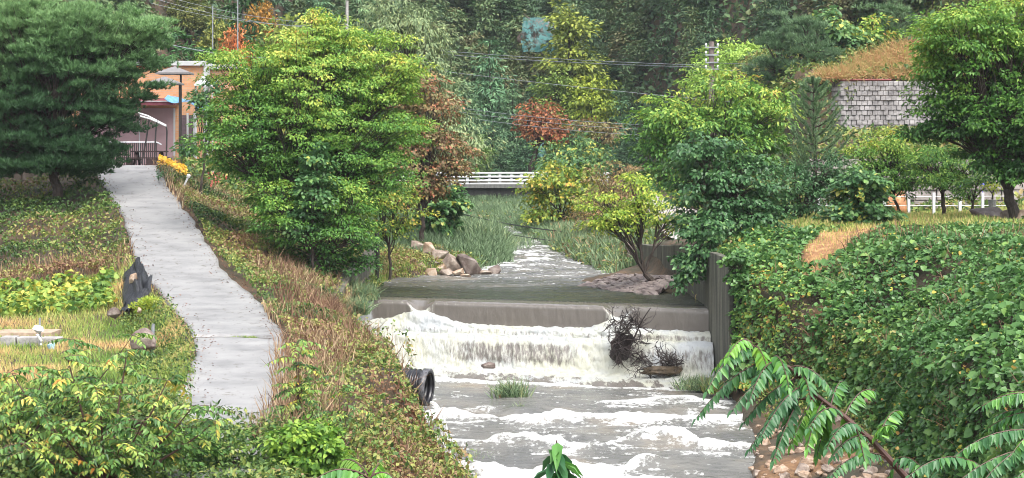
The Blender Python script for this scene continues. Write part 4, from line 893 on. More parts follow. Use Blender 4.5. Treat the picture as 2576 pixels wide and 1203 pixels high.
tree('lime_tree', 'small lime-yellow tree leaning over the riprap with bare forked dark trunks', 'tree', 74, (1655, 740),
 [(1540, 520, 80, 50), (1620, 480, 70, 50), (1590, 560, 60, 28), (1500, 560, 40, 25), (1670, 530, 50, 35), (1710, 540, 40, 40)], M_LIME, .14, .08, 48, .4, .95, lambda p, n: .15+.8*rnd(n), flat=.35, r0=.12, nl=6, fork=.28)
tree('chestnut_tree', 'wide olive and yellow tree with orange leaves in front of the utility pole', 'tree', 92, (1830, 520),
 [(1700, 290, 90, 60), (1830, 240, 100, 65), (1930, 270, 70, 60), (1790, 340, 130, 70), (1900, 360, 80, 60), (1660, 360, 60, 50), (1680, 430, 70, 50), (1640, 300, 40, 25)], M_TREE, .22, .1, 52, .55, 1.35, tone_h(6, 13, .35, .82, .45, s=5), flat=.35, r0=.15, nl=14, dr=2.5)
tree('dark_leaf_tree', 'dense dark blue-green tree hanging over the concrete wall right of the weir', 'tree', 67.5, (1840, 650),
 [(1800, 400, 90, 50), (1880, 450, 90, 60), (1770, 470, 80, 60), (1850, 530, 100, 60), (1740, 560, 60, 40), (1900, 560, 70, 50), (1780, 620, 60, 30, -1.5), (1735, 660, 45, 25, -1.5), (1715, 700, 30, 16, -1.5), (1790, 575, 60, 35, -1.5), (1760, 360, 50, 25)], M_BLUE, .15, .1, 55, .4, 1.3, lambda p, n: .2+.6*rnd(n), flat=.4, r0=.11, shape='broad', droop=.5, dr=1.6)
tree('shrub_tree', 'dark shady tree with thin stems behind the vine-covered mound', 'tree', 74, (2010, 590),
 [(2000, 450, 60, 60), (2050, 500, 60, 50), (1970, 520, 50, 50), (2080, 430, 50, 50)], M_BLUE, .15, .08, 50, .4, 1.2, lambda p, n: .1+.6*rnd(n), r0=.07)
tree('vine_shrub', 'shrub smothered in broad blue-green leaves left of the orange clay mound', 'shrub', 69, (2150, 590),
 [(2160, 470, 60, 50), (2190, 530, 55, 50), (2130, 540, 50, 50), (2210, 570, 50, 30)], M_BLUE, .17, .15, 60, .34, 1.35, lambda p, n: .35+.6*rnd(n), shape='broad', r0=.05)
tree('orchard_tree', 'yellow-topped young fruit tree on the terrace left of the clay mound', 'tree', 77, (2267, 542),
 [(2210, 400, 60, 60), (2270, 440, 70, 50), (2240, 360, 45, 40), (2180, 440, 40, 40)], M_TREE, .14, .055, 60, .36, 1.3, tone_h(6.2, 8.5, .3, .75, .4, s=6), r0=.06)
tree('orchard_tree', 'round-crowned fruit tree with a forked trunk in front of the beige block wall', 'tree', 76, (2375, 542),
 [(2340, 430, 70, 50), (2420, 440, 60, 45), (2380, 390, 70, 40)], M_TREE, .13, .055, 60, .36, 1.3, lambda p, n: .2+.45*rnd(n), r0=.08)
tree('orchard_tree', 'small leaning fruit tree with a crooked trunk beside the garden boulders', 'tree', 74, (2448, 552),
 [(2430, 470, 40, 26), (2470, 455, 40, 24)], M_TREE, .13, .055, 50, .3, 1.0, lambda p, n: .15+.5*rnd(n), r0=.055)
tree('broadleaf_tree', 'large glossy green tree filling the upper right corner with a straight grey trunk', 'tree', 70, (2556, 570),
 [(2430, 80, 110, 70, -1), (2540, 60, 120, 80), (2640, 80, 100, 90), (2360, 170, 70, 60), (2460, 190, 120, 80), (2580, 180, 120, 80), (2350, 270, 60, 60), (2440, 300, 110, 60), (2560, 300, 110, 70, -1), (2480, 390, 80, 35), (2600, 380, 90, 60, -1), (2350, 90, 60, 50), (2310, 330, 40, 30), (2560, 440, 60, 25, -1), (2660, 250, 80, 100)],
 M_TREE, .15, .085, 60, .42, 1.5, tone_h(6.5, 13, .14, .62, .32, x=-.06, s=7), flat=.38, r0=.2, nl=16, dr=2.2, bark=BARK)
# potted young plant on the boulder
t = thing('potted_plant', P(2496, 526, 73), 'young lime-leaved plant in a grey pot standing on the dark boulder', 'plant')
b_ = P(2496, 527, 73); m_ = MB(); m_.tube([b_, b_+[0, 0, .32], b_+[0, 0, .34], b_+[0, 0, .36]], [.11, .16, .17, .15], 12); m_.build('pot', GREYCON, t)
m_ = MB(); m_.tube([b_+[0, 0, .3], b_+[.03, 0, .6], b_+[.1, 0, .9]], [.04, .03, .015], 5); m_.tube([b_+[.02, 0, .55], b_+[-.2, 0, .85]], [.025, .01], 5); m_.build('stem', BARK, t)
lv = LV(); crown(lv, [(b_+[.1, 0, .8], .25, np.array([0, 0, 1.])), (b_+[-.15, 0, .85], .2, np.array([-.5, 0, .6]))], 50, .12, .07, lambda p, n: .5+.5*rnd(n)); lv.build('foliage', M_LIME, t)

# ---- pines made of needle tufts
def tufts(lv, C, up, nn, ln, wd, tone, spread=.8):
    ix = np.repeat(np.arange(len(C)), nn); n = len(ix); D = unit(up[ix]+rdir(n)*spread)
    lv.add(C[ix]+rdir(n)*.03, rdir(n), D, ln*(.7+.5*rnd(n)), wd, np.clip(tone[ix]+.3*(rnd(n)-.5), 0, 1), 'needle')
def pine(name, label, d, base, blobs, m, fill=1.2, r0=.2, tl=.16, tw=.022, nn=16, per=26, cr=.5, group=None, nl=16, dr=None, zt=(5, 14)):
    bp_ = P(base[0], base[1], d); bp_[2] = float(Hh(np.array([bp_[0]]), np.array([d]))[0]); t = thing(name, bp_, label, 'tree', group)
    cl = blobs_to_clumps(blobs, d, cr, fill, dr); mb = MB(); skeleton(mb, bp_, cl, r0, nlimb=nl); mb.build('trunk', BARK, t)
    C = np.array([c[0] for c in cl]); Rr = np.array([c[1] for c in cl]); U = np.array([c[2] for c in cl]); ix = np.repeat(np.arange(len(C)), per)
    o = rdir(len(ix))*(rnd(len(ix), 1)**.5); Uh = unit(U*[1, 1, .2]); o += Uh[ix]*(o*Uh[ix]).sum(1, keepdims=True)*.6
    pos = C[ix]+o*Rr[ix, None]*[1, 1, .34]; up = unit(np.array([0, 0, 1.])+Uh[ix]*.7+.25*rdir(len(ix)))
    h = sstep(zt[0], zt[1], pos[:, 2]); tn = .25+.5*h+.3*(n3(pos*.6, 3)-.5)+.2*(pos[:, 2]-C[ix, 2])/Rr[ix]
    lv = LV(); tufts(lv, pos, up, nn, tl, tw, tn); lv.build('crown', m, t); return t
pine('pine_tree', 'huge dark green pine filling the upper left corner beside the road', 78, (150, 470),
 [(60, 60, 130, 60), (210, 70, 120, 60), (330, 80, 90, 50), (370, 140, 60, 40), (80, 160, 140, 60), (230, 170, 130, 60), (325, 220, 78, 48), (60, 260, 130, 60), (200, 270, 120, 55), (290, 300, 72, 42), (60, 350, 130, 50), (180, 370, 120, 40), (235, 385, 60, 28), (-60, 150, 120, 120), (-60, 300, 120, 100), (130, 415, 140, 24), (20, 10, 80, 40), (40, 400, 90, 30), (215, 405, 60, 20), (150, 120, 110, 50), (395, 80, 40, 30)],
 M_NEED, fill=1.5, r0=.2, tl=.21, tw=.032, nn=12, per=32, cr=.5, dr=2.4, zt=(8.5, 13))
bp_ = P(2050, 520, 84); bp_[2] = float(Hh(np.array([bp_[0]]), np.array([84.]))[0]); tp_ = P(2045, 205, 84)
t = thing('young_pine', bp_, 'young open-branched pine with upswept arms in front of the curved grey block wall', 'tree'); mb = MB(); mb.tube([bp_-[0, 0, .2], (bp_+tp_)/2+[.06, 0, 0], tp_], [.11, .075, .015], 8); cc_, uu_ = [], []
for k in range(13):
    f = k/12; z0_ = bp_+(tp_-bp_)*(.22+.76*f); nb = 6
    for j in range(nb):
        a = k*.9+j*2*math.pi/nb+rng.normal()*.25; L_ = (1.55*(1-f)**.7+.3)*(.7+.5*rng.random()); dr_ = np.array([math.cos(a), math.sin(a), 0]); tt_ = np.linspace(0, 1, 7)[:, None]
        arm = z0_+dr_*L_*tt_+np.array([0, 0, 1.])*L_*(.15*tt_+.55*tt_**2.2); mb.tube(arm, np.linspace(.028, .008, 7), 4, cap=False)
        for q_ in np.linspace(.3, 1, 13): cc_.append(z0_+dr_*L_*q_+np.array([0, 0, 1.])*L_*(.15*q_+.55*q_**2.2)); uu_.append(unit(dr_*.8+np.array([0, 0, .5+.6*q_])))
mb.build('trunk', BARK, t); lv = LV(); C_ = np.array(cc_); tufts(lv, C_, np.array(uu_), 13, .2, .026, .3+.4*rnd(len(C_)), .75); lv.build('crown', M_NEEDB, t)
for k, (b, bl, lab, dd) in enumerate([((1960, 300), [(1960, 120, 50, 40), (1950, 180, 70, 40), (1970, 80, 30, 35)], 'upright blue-green pine on the right hillside behind the utility pole wires, left one', 121),
   ((2040, 300), [(2040, 90, 50, 45), (2050, 150, 70, 45), (2060, 210, 60, 35)], 'upright blue-green pine on the right hillside, centre one above the block wall', 119),
   ((2250, 260), [(2240, 40, 50, 50), (2260, 110, 50, 40)], 'dark pine on the right hillside behind the golden dry grass', 126)]):
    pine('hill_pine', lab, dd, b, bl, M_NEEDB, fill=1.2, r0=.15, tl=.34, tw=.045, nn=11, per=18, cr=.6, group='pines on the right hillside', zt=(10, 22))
tree('creeper_tree', 'bright green creeper-draped tree on the right hillside', 'tree', 123, (2110, 300),
 [(2100, 60, 60, 45), (2140, 110, 60, 50), (2090, 130, 60, 50)], M_BLUE, .3, .24, 50, .7, 1.25, lambda p, n: .6+.35*rnd(n), shape='broad')
tree('yellowing_tree', 'yellow-flecked tree right of the bright creeper-draped tree', 'tree', 124, (2190, 300),
 [(2190, 90, 50, 45), (2200, 140, 55, 35), (2170, 170, 50, 25)], M_TREE, .28, .16, 50, .7, 1.2, lambda p, n: .35+.6*rnd(n))
tree('pale_round_tree', 'pale yellow-green round-topped tree behind the utility pole', 'tree', 150, (1830, 380),
 [(1850, 140, 80, 45), (1780, 190, 60, 50), (1890, 190, 60, 50), (1830, 220, 90, 50)], M_GREYG, .3, .15, 55, .8, 1.3, lambda p, n: .4+.5*rnd(n), col=(1.15, 1.35, .55))
tree('red_tree', 'red-orange autumn tree with a bare dark trunk beyond the bridge', 'tree', 190, (1328, 430),
 [(1345, 285, 45, 35), (1385, 310, 45, 45), (1330, 315, 35, 30), (1410, 335, 25, 25), (1360, 335, 40, 20)], M_ORANGE, .36, .2, 50, .95, 1.2, lambda p, n: rnd(n), r0=.3, nl=7)
tree('brown_small_tree', 'small brownish tree right of the red-orange tree', 'tree', 185, (1490, 420),
 [(1490, 320, 45, 28), (1530, 330, 35, 25)], M_RUST, .34, .18, 45, .9, 1.2, lambda p, n: .3+.6*rnd(n), col=(.9, 1.1, .9))

# ================================================================== FAR HILLSIDE
def proto_conifer(h, rad, seed, tiers=15, per=20, ln=.5, wd=.13, flat=.22, open_=.0):
    cl = []
    for k in range(tiers):
        f = k/tiers; z = h*(.14+.84*f); r = rad*(1-f)**.75+.25; nb = max(3, int(7*(1-f)+3)); a0 = rng.random()*6
        for j in range(nb):
            if rng.random() < open_: continue
            a = a0+j*2*math.pi/nb+rng.normal()*.2; u = np.array([math.cos(a), math.sin(a), 0])
            rr = r*(.75+.4*rng.random())
            for q in (np.linspace(.35, 1, max(2, int(rr/.9)+1))): cl.append((np.array([0, 0, z])+u*rr*q-np.array([0, 0, .22*rr*q*q-.1]), .42+.25*(1-f), u))
    return cl
def proto_round(h, rx, seed, n=95):
    cl = []
    for k in range(n):
        u = rdir(1)[0]; rr = (.4+.6*rng.random()**.5); c = np.array([0, 0, h*.62])+u*[rx, rx, h*.38]*rr*(1+.25*(n3(u*2+seed)-.5)); cl.append((c, .8, u))
    return cl
def mk_proto(kind, s):
    if kind == 'conifer': cl = proto_conifer(11, 2.3, s, 16, open_=.08); per, ln, wd, m, fl = 15, .5, .12, M_FC, .25
    elif kind == 'pine': cl = proto_conifer(10, 2.9, s, 11, open_=.22); per, ln, wd, m, fl = 24, .5, .13, M_FP, .22
    elif kind == 'round': cl = proto_round(8, 2.6, s); per, ln, wd, m, fl = 40, .36, .22, M_FR, .5
    else: cl = proto_round(11, 1.8, s, 85); per, ln, wd, m, fl = 40, .36, .2, M_FR, .5
    lv = LV(); crown(lv, cl, per, ln, wd, lambda p, n: .15+.6*rnd(n), fl, 'rhomb', .25, .8)
    h = {'conifer': 11, 'pine': 10, 'round': 8, 'tall': 11}[kind]
    mb = MB(); mb.tube([(0, 0, -.6), (.05, 0, h*.4), (0, 0, h*.93)], [.2, .14, .03], 7)
    for c in cl[::4]: mb.tube([(0, 0, c[0][2]*.75 if kind in ('round', 'tall') else c[0][2]-.1), tuple(c[0])], [.05, .015], 4, cap=False)
    return lv, mb, m, h
M_FC = leafmat('hill_conifer_needles', [(.028, .065, .032), (.065, .135, .06), (.13, .23, .1), (.2, .3, .14)], .5, .12)
M_FP = leafmat('hill_pine_needles', [(.012, .035, .015), (.03, .075, .025), (.06, .13, .04), (.12, .2, .06)], .5, .12)
M_FR = leafmat('hill_broad_leaves', [(.03, .06, .02), (.075, .12, .035), (.15, .2, .06), (.25, .27, .09)], .5, .25)
protoD = {}
for kind in ('conifer', 'pine', 'round', 'tall'):
    for v_ in range(2):
        lv, mb, m, h = mk_proto(kind, v_)
        c = lv.build('crown', m, loc=(0, 0, 0)); k_ = mb.build('trunk', BARK, None); k_.data.transform(Matrix.Translation(Vector(k_.location))); k_.location = (0, 0, 0)
        protoD[(kind, v_)] = (c.data, k_.data, h, np.concatenate(lv.V), np.concatenate(lv.F), np.concatenate(lv.T)); bpy.data.objects.remove(c); bpy.data.objects.remove(k_)
named = []
def hill_tree(kind, px, pyt, d, col, label, wide=1.0, v_=None, name=None):
    x = XatPx(px, d); named.append((x, d)); z0 = float(Hh(np.array([x]), np.array([float(d)]))[0]); ztop = P(0, pyt, d)[2]
    v_ = rng.integers(2) if v_ is None else v_; cme, tme, h, *_ = protoD[(kind, int(v_))]; s_ = max(.35, (ztop-z0)/h)
    t = thing(name or {'conifer': 'conifer_tree', 'pine': 'pine_tree', 'round': 'broadleaf_tree', 'tall': 'poplar_tree'}[kind], (x, d, z0), label, 'tree', 'trees on the far hillside')
    t.scale = (s_**.6*wide,)*2+(s_,); t.rotation_euler = (0, 0, rng.random()*6)
    for n_, me in (('crown', cme), ('trunk', tme)):
        o = bpy.data.objects.new(n_, me); COL.objects.link(o); o.parent = t; o.color = (*col, 1) if n_ == 'crown' else (1, 1, 1, 1)
G0, GB, GY, GO, GK, GL = (1, 1, 1), (1.0, 1.15, 1.2), (1.7, 1.5, .8), (3.2, 1.3, .8), (.6, .65, .65), (1.4, 1.5, 1.3)
for a in [
 ('conifer', 1232, 78, 206, GB, 'blue-green spire-topped conifer, tallest one left of the red-orange tree', 1.0),
 ('conifer', 1175, 190, 203, G0, 'mid-green conifer left of the blue-green spire-topped one', .9),
 ('conifer', 1290, 210, 204, G0, 'conifer standing directly behind the red-orange tree', .9),
 ('tall', 1432, 5, 212, GY, 'tall olive-yellow poplar-like tree rising to the top edge, right of centre', 1.25),
 ('tall', 1395, 170, 205, (1.3, 1.4, .9), 'shorter olive tree at the left foot of the tall olive-yellow one', 1.0),
 ('round', 1490, 180, 204, (2.0, 1.8, .7), 'yellow-green leafy tree right of the tall olive-yellow one', .9),
 ('conifer', 1600, 70, 214, (1.1, 1.25, 1.25), 'broad conifer with layered branches right of centre near the top', 1.4),
 ('conifer', 1560, 215, 202, GB, 'slender blue-green conifer below the broad layered one', .9),
 ('conifer', 1650, 240, 200, G0, 'dark conifer just left of the wide olive tree', 1.0),
 ('pine', 1175, -60, 236, GK, 'very dark pine at the top edge, left of centre', 1.5),
 ('pine', 1260, -40, 232, GK, 'very dark pine at the top edge, above the blue-green spire', 1.5),
 ('pine', 1350, -80, 240, GK, 'very dark pine at the top edge, left of the tall olive-yellow tree', 1.4),
 ('pine', 1520, -70, 240, (.75, .85, .8), 'dark pine at the top edge, right of the tall olive-yellow tree', 1.4),
 ('conifer', 1680, -30, 228, G0, 'dark conifer near the top edge above the right power lines', 1.3),
 ('round', 1740, 60, 214, (1.2, 1.1, .9), 'dull green round tree left of the utility pole top', 1.2),
 ('round', 1680, 140, 208, (1.5, 1.25, .9), 'brown-green round tree below the right power lines', 1.1),
 ('conifer', 1840, 10, 190, G0, 'conifer behind the top of the utility pole', 1.2),
 ('round', 1770, -30, 222, (1.5, 1.2, .9), 'brown-tinged tree at the top edge above the utility pole', 1.2),
 ('round', 1930, -20, 185, (1.3, 1.0, .8), 'brownish tree at the top edge right of the utility pole', 1.2),
 ('pine', 2060, -60, 175, GK, 'dark pine at the top edge above the bright creeper-draped tree', 1.3),
 ('pine', 2180, -60, 170, (.8, .9, .85), 'dark pine at the top edge near the yellow-flecked tree', 1.3),
 ('conifer', 1120, 160, 196, (1.1, 1.1, .9), 'greenish conifer just right of the pale grey-green tree', 1.0),
 ('round', 1180, 330, 180, (.9, 1.1, .7), 'low green tree behind the left end of the bridge', .9),
 ('conifer', 1240, 290, 198, (.7, .8, .8), 'dark low conifer behind the middle of the bridge', 1.1),
 ('conifer', 1330, 330, 200, (.6, .75, .8), 'darkest low conifer under the red-orange tree', 1.2),
 ('conifer', 1450, 300, 199, (.7, .85, .85), 'dark low conifer right of the red-orange tree', 1.1),
 ('conifer', 1560, 320, 197, (.65, .75, .75), 'dark low conifer behind the brown seeding shrub', 1.1),
 ('pine', 430, 55, 128, (.95, 1.15, 1.0), 'bushy pine on the left hillside behind the brick house', 1.0),
 ('pine', 490, 95, 126, (.8, 1.0, .8), 'low spreading pine right behind the brick house roof', 1.3),
 ('round', 655, 8, 188, GO, 'small orange-brown tree on the rocky left hillside', .5),
 ('round', 590, 75, 160, (3.6, 1.0, 1.0), 'little red bush above the big yellow-green tree', .5),
 ('pine', 610, -60, 178, (.7, .9, .7), 'dark pine at the top edge left of the thin pale pole', 1.1),
 ('tall', 540, 30, 172, (1.6, 1.3, .9), 'thin yellowish tree between the steel net posts', .7),
 ('round', 740, 20, 176, (1.5, 1.4, .9), 'olive tree on the left hillside behind the big yellow-green tree', .9),
 ('round', 470, -20, 178, (1.2, 1.0, .8), 'brownish tree at the top edge above the left wires', .9),
 ('conifer', 900, -40, 196, (1, 1, .9), 'conifer at the top edge behind the thin pale pole', 1.1),
 ('conifer', 800, -60, 200, (.8, .9, .9), 'dark conifer at the top edge above the big yellow-green tree', 1.1)]:
    hill_tree(*a[:6], wide=a[6])
# the rest of the wood on the mountain side reads as one mass
Vs, Fs, Ts = [], [], []; off = 0; k = 0
kk = 0
while k < 520 and kk < 30000:
    kk += 1
    y = 150+rng.random()*115; x = -48+rng.random()*105
    y0 = float(np.clip(207-3.0*max(0, abs(x+2)-12), 126, 300)); px_ = 1288+F*x/y
    if y < y0+3 or px_ < -150 or px_ > 2700: continue
    if 380 < px_ < 960 and y < 215 and rng.random() < .93: continue
    z0 = float(Hh(np.array([x]), np.array([y]))[0])
    if HY+F*(CH-z0)/y < -60: continue
    if any(abs(x-a)*1.0 < 2.9 and b-12 < y < b+.5 for a, b in named) and rng.random() < .85: continue
    k += 1; kd = ('conifer', 'pine', 'round', 'conifer', 'pine', 'round', 'tall')[rng.integers(7)]; _, _, h, V_, F_, T_ = protoD[(kd, int(rng.integers(2)))]
    nl_ = len(F_)//2; keep = np.sort(rng.choice(nl_, int(nl_*.33), replace=False)); a_ = rng.random()*6; s_ = .5+.3*rng.random()
    Q = V_.reshape(-1, 4, 3)[keep]; cen = Q.mean(1, keepdims=True); Q = cen+(Q-cen)*1.55; Q = Q.reshape(-1, 3)
    Rm = np.array([[math.cos(a_), -math.sin(a_), 0], [math.sin(a_), math.cos(a_), 0], [0, 0, 1]]); Q = (Q*s_)@Rm.T+[x, y, z0]
    b_ = np.arange(len(keep))[:, None]*4; Vs.append(Q); Fs.append(np.concatenate([b_+[0, 1, 2], b_+[0, 2, 3]], 1).reshape(-1, 3)+off); off += len(Q)
    base_t = .1+.5*rng.random()*rng.random()+(.3 if kd in ('round', 'tall') else 0); Ts.append(np.clip(base_t+.35*rnd(len(keep)), 0, 1).repeat(2))
M_WOOD = leafmat('mountain_wood_leaves', [(.02, .046, .024), (.045, .095, .045), (.085, .155, .06), (.11, .14, .05), (.13, .115, .05)], .55, .15)
o = fastmesh('mountain_wood', np.concatenate(Vs), np.concatenate(Fs), np.concatenate(Ts), M_WOOD, loc=(0, 205, 8)); tagit(o, 'dense mixed wood covering the mountain side in the background', kind='stuff')
# undergrowth on the hillside
def m_un(X, Y): return (Y > np.clip(207-3.0*np.maximum(0, np.abs(X+2)-12), 126, 300)-8)
q = np.stack([-50+rnd(170000)*110, 124+rnd(170000)*150], 1); q = q[m_un(q[:, 0], q[:, 1])]; z_ = Hh(q[:, 0], q[:, 1]); q = np.concatenate([q, z_[:, None]], 1); q = q[inview(q, 100)]
n = len(q); rocky = ((q[:, 0] < -5) & (q[:, 1] < 205) & (fbm(q[:, 0]*.12, q[:, 1]*.12, 3, 40) > .5)); q = q[~rocky | (rnd(n) < .25)]; n = len(q)
lv = LV(); lv.add(q+rdir(n)*[.3, .3, .3]+[0, 0, .4], unit(rdir(n)+[0, -.3, .8]), rdir(n), .8*(.6+.6*rnd(n)), .5, np.clip(.1+.9*rnd(n)*fbm(q[:, 0]*.1, q[:, 1]*.1, 3, 2)*1.6, 0, 1), 'rhomb')
o = lv.build('hill_undergrowth', M_WOOD, loc=(0, 190, 8)); tagit(o, 'green and brown undergrowth between the trees on the mountain side', kind='stuff')
# trees along the far bank both sides of the bridge and behind the garden
def m_gen(X, Y): return ((X > 10) & (Y > 88.6) & ~((Y > 105) & (Y < 111.3) & (X > 15.5))) | ((X > 6) & (X < 6.8) & (Y > 86)) | ((X > 10.4) & (Y > 84)) | ((X < -8) & (X > -15) & (Y > 86) & (Y < 100)) | ((X < -8) & (Y > 113))
cover('rough_grass', (-45, 50, 84, 160), m_gen, 22, .8, .3, .18, lambda p, n: .1+.75*rnd(n), M_WEED, mound=(.3, .9), label='rough green and brown growth on the slopes beyond the garden and the house')
# ================================================================== HOUSE
HD = 101.0
def brickmat():
    m, N, L, b = nm('orange_brick'); tc = N.new('ShaderNodeTexCoord'); mp = N.new('ShaderNodeMapping'); mp.inputs['Rotation'].default_value = (R(90), 0, 0); L.new(tc.outputs['Object'], mp.inputs[0])
    br = N.new('ShaderNodeTexBrick'); L.new(mp.outputs[0], br.inputs[0]); br.inputs['Scale'].default_value = 1.0; br.inputs['Brick Width'].default_value = .3; br.inputs['Row Height'].default_value = .11; br.inputs['Mortar Size'].default_value = .012
    br.inputs['Color1'].default_value = (.5, .24, .11, 1); br.inputs['Color2'].default_value = (.58, .31, .16, 1); br.inputs['Mortar'].default_value = (.42, .3, .22, 1)
    L.new(br.outputs[0], b.inputs['Base Color']); b.inputs['Roughness'].default_value = .85; return m
BRICK = brickmat(); PINK = plain('mauve_plaster', (.36, .24, .25), .8, var=.1, scale=2); TRIM = plain('white_trim', (.42, .43, .43), .6, var=.15, scale=1.2)
def hx(px): return XatPx(px, HD)
def hz(py): return P(0, py, HD)[2]
t = thing('brick_house', (hx(420), HD, hz(405)), 'orange brick house with white cornice and pilasters at the top of the road', 'house')
m_ = MB(); m_.box((hx(180), HD, 6.6), (hx(513), HD+8, hz(166))); m_.build('brick_wall', BRICK, t)
m_ = MB(); m_.box((hx(525)+.003, HD+.5, 6.6), (hx(590), HD+8, hz(174))); m_.build('side_wall', BRICK, t)
m_ = MB(); m_.box((hx(170), HD-.25, hz(166)), (hx(516), HD+8.2, hz(154))); m_.build('cornice', TRIM, t, bevel=.02)
m_ = MB(); m_.box((hx(516)+.003, HD+.3, hz(174)), (hx(596), HD+8.2, hz(162))); m_.build('side_cornice', TRIM, t, bevel=.02)
m_ = MB(); m_.box((hx(513)-.0, HD-.12, 6.6), (hx(525), HD+.6, hz(166)-.003)); m_.build('pilaster', TRIM, t)
m_ = MB(); m_.box((hx(200), HD-.06, 6.6), (hx(437), HD-.003, hz(272))); m_.build('porch_wall', PINK, t)
m_ = MB(); m_.box((hx(437), HD-.1, 6.6), (hx(441), HD-.003, hz(272))); m_.build('corner_strip', TRIM, t)
for a_, b_ in ((350, 353), (470, 475), (487, 492)):
    m_ = MB(); m_.box((hx(a_), HD-.09, 6.6), (hx(b_), HD-.063 if a_ < 400 else HD-.003, hz(285))); m_.build('window_frame', TRIM, t)
for a_, b_ in ((454, 469), (476, 486)):
    m_ = MB(); m_.box((hx(a_), HD-.05, hz(395)), (hx(b_), HD-.004, hz(290))); m_.build('window', plain('dark_window_glass', (.12, .09, .1), .15, var=.3), t)
m_ = MB(); m_.add([(hx(200), HD-2.2, hz(268)), (hx(455), HD-2.2, hz(268)), (hx(455), HD, hz(256)), (hx(200), HD, hz(256)), (hx(200), HD-2.2, hz(259)), (hx(455), HD-2.2, hz(259)), (hx(455), HD, hz(247)), (hx(200), HD, hz(247))], [(0,3,2,1),(4,5,6,7),(0,1,5,4),(1,2,6,5),(2,3,7,6),(3,0,4,7)])
cn = m_.build('canopy', plain('maroon_canopy', (.16, .035, .05), .6), t); m_ = MB(); m_.box((hx(200), HD-2.26, hz(259)), (hx(455), HD-2.18, hz(257))); m_.build('gutter', TRIM, cn)
# blue tarp and white roof sheet right of the wall
mb = MB(); A_ = P(438, 236, 99); n_ = 12; V = []; 
for i_ in range(n_):
    for j_ in range(5):
        u, v = i_/(n_-1), j_/4; V.append((hx(443)+u*2.1, 98.6-v*1.0, hz(244)-.5*u-.2*v-.12*math.sin(u*9)*v+.05*rng.random()))
me_v = np.array(V); i = (np.arange(n_-1)[:, None]*5+np.arange(4)).ravel(); mb.add(me_v, [(a, a+1, a+6, a+5) for a in i]); o = mb.build('tarp', plain('blue_tarp', (.12, .3, .5), .4)); so_ = o.modifiers.new('s', 'SOLIDIFY'); so_.thickness = .02; tagit(o, 'sagging blue tarp strung beside the brick house', 'tarp')
mb = MB(); mb.add([(hx(515), 97.6, hz(222)), (hx(562), 97.6, hz(226)), (hx(556), 100.4, hz(203)), (hx(512), 100.4, hz(196)), (hx(515), 97.6, hz(219)), (hx(562), 97.6, hz(223)), (hx(556), 100.4, hz(200)), (hx(512), 100.4, hz(193))], [(0,3,2,1),(4,5,6,7),(0,1,5,4),(1,2,6,5),(2,3,7,6),(3,0,4,7)])
for x_ in (518, 558): mb.tube([(hx(x_), 97.8, 6.8), (hx(x_), 97.8, hz(221))], .04, 6)
tagit(mb.build('lean_to_roof', TRIM), 'white sheet roof on poles at the right end of the brick house', 'roof')
# two square grey parasols
for (px_, py_, hw, pole_x, dd, lab) in ((440, 181, 42, 455, 94, 'upper grey square parasol in front of the brick house'), (415, 207, 42, 452, 92.5, 'lower grey square parasol in front of the brick house, partly behind the pine')):
    c = P(px_, py_, dd); w_ = hw/F*dd; gz_ = 6.7; t = thing('parasol', (c[0], dd, gz_), lab, 'parasol', 'parasols on the house yard')
    m_ = MB(); m_.add([(c[0]-w_, dd-w_, c[2]-.05), (c[0]+w_, dd-w_, c[2]-.05), (c[0]+w_, dd+w_, c[2]-.05), (c[0]-w_, dd+w_, c[2]-.05), (c[0], dd, c[2]+.27), (c[0]-w_, dd-w_, c[2]-.12), (c[0]+w_, dd-w_, c[2]-.12), (c[0]+w_, dd+w_, c[2]-.12), (c[0]-w_, dd+w_, c[2]-.12)],
      [(0,1,4),(1,2,4),(2,3,4),(3,0,4),(0,5,6,1),(1,6,7,2),(2,7,8,3),(3,8,5,0),(5,8,7,6)]); m_.build('canopy', plain('grey_canvas', (.2, .19, .19), .8, var=.12), t)
    m_ = MB(); xp = XatPx(pole_x, dd); m_.box((xp-.04, dd-.04, gz_-.1), (xp+.04, dd+.04, c[2]-.13)); m_.build('pole', DARKMETAL, t)
# picnic table
def g_(px, d): return P(px, 0, d)[0]
PD = 88.5; z0 = 6.72; t = thing('picnic_table', (g_(372, PD), PD, z0), 'dark wooden picnic table with side benches at the top of the road', 'table')
x0, x1 = g_(333, PD), g_(420, PD); WOOD = plain('dark_wood', (.035, .02, .02), .6, var=.4)
m_ = MB(); m_.box((x0, PD-.4, z0+.68), (x1, PD+.4, z0+.74)); m_.build('table_top', WOOD, t)
for yy in (-.78, .78):
    m_ = MB(); m_.box((x0-.3, PD+yy-.14, z0+.40), (x1, PD+yy+.14, z0+.45)); m_.build('bench', WOOD, t)
for xx in (x0+.2, x1-.25):
    for sgn in (-1, 1):
        m_ = MB(); m_.tube([(xx, PD+sgn*.75, z0), (xx, PD+sgn*.2, z0+.675)], .06, 5); m_.build('leg', WOOD, t)
    m_ = MB(); m_.box((xx-.05, PD-.85, z0+.33), (xx+.05, PD+.85, z0+.395)); m_.build('crossbar', WOOD, t)
for a_, b_ in ((x0-.12, x0+.12), (x1-.75, x1-.2)):
    m_ = MB(); m_.box((a_, PD-.9, z0), (b_, PD-.6, z0+.397)); m_.build('bench_block', WOOD, t)
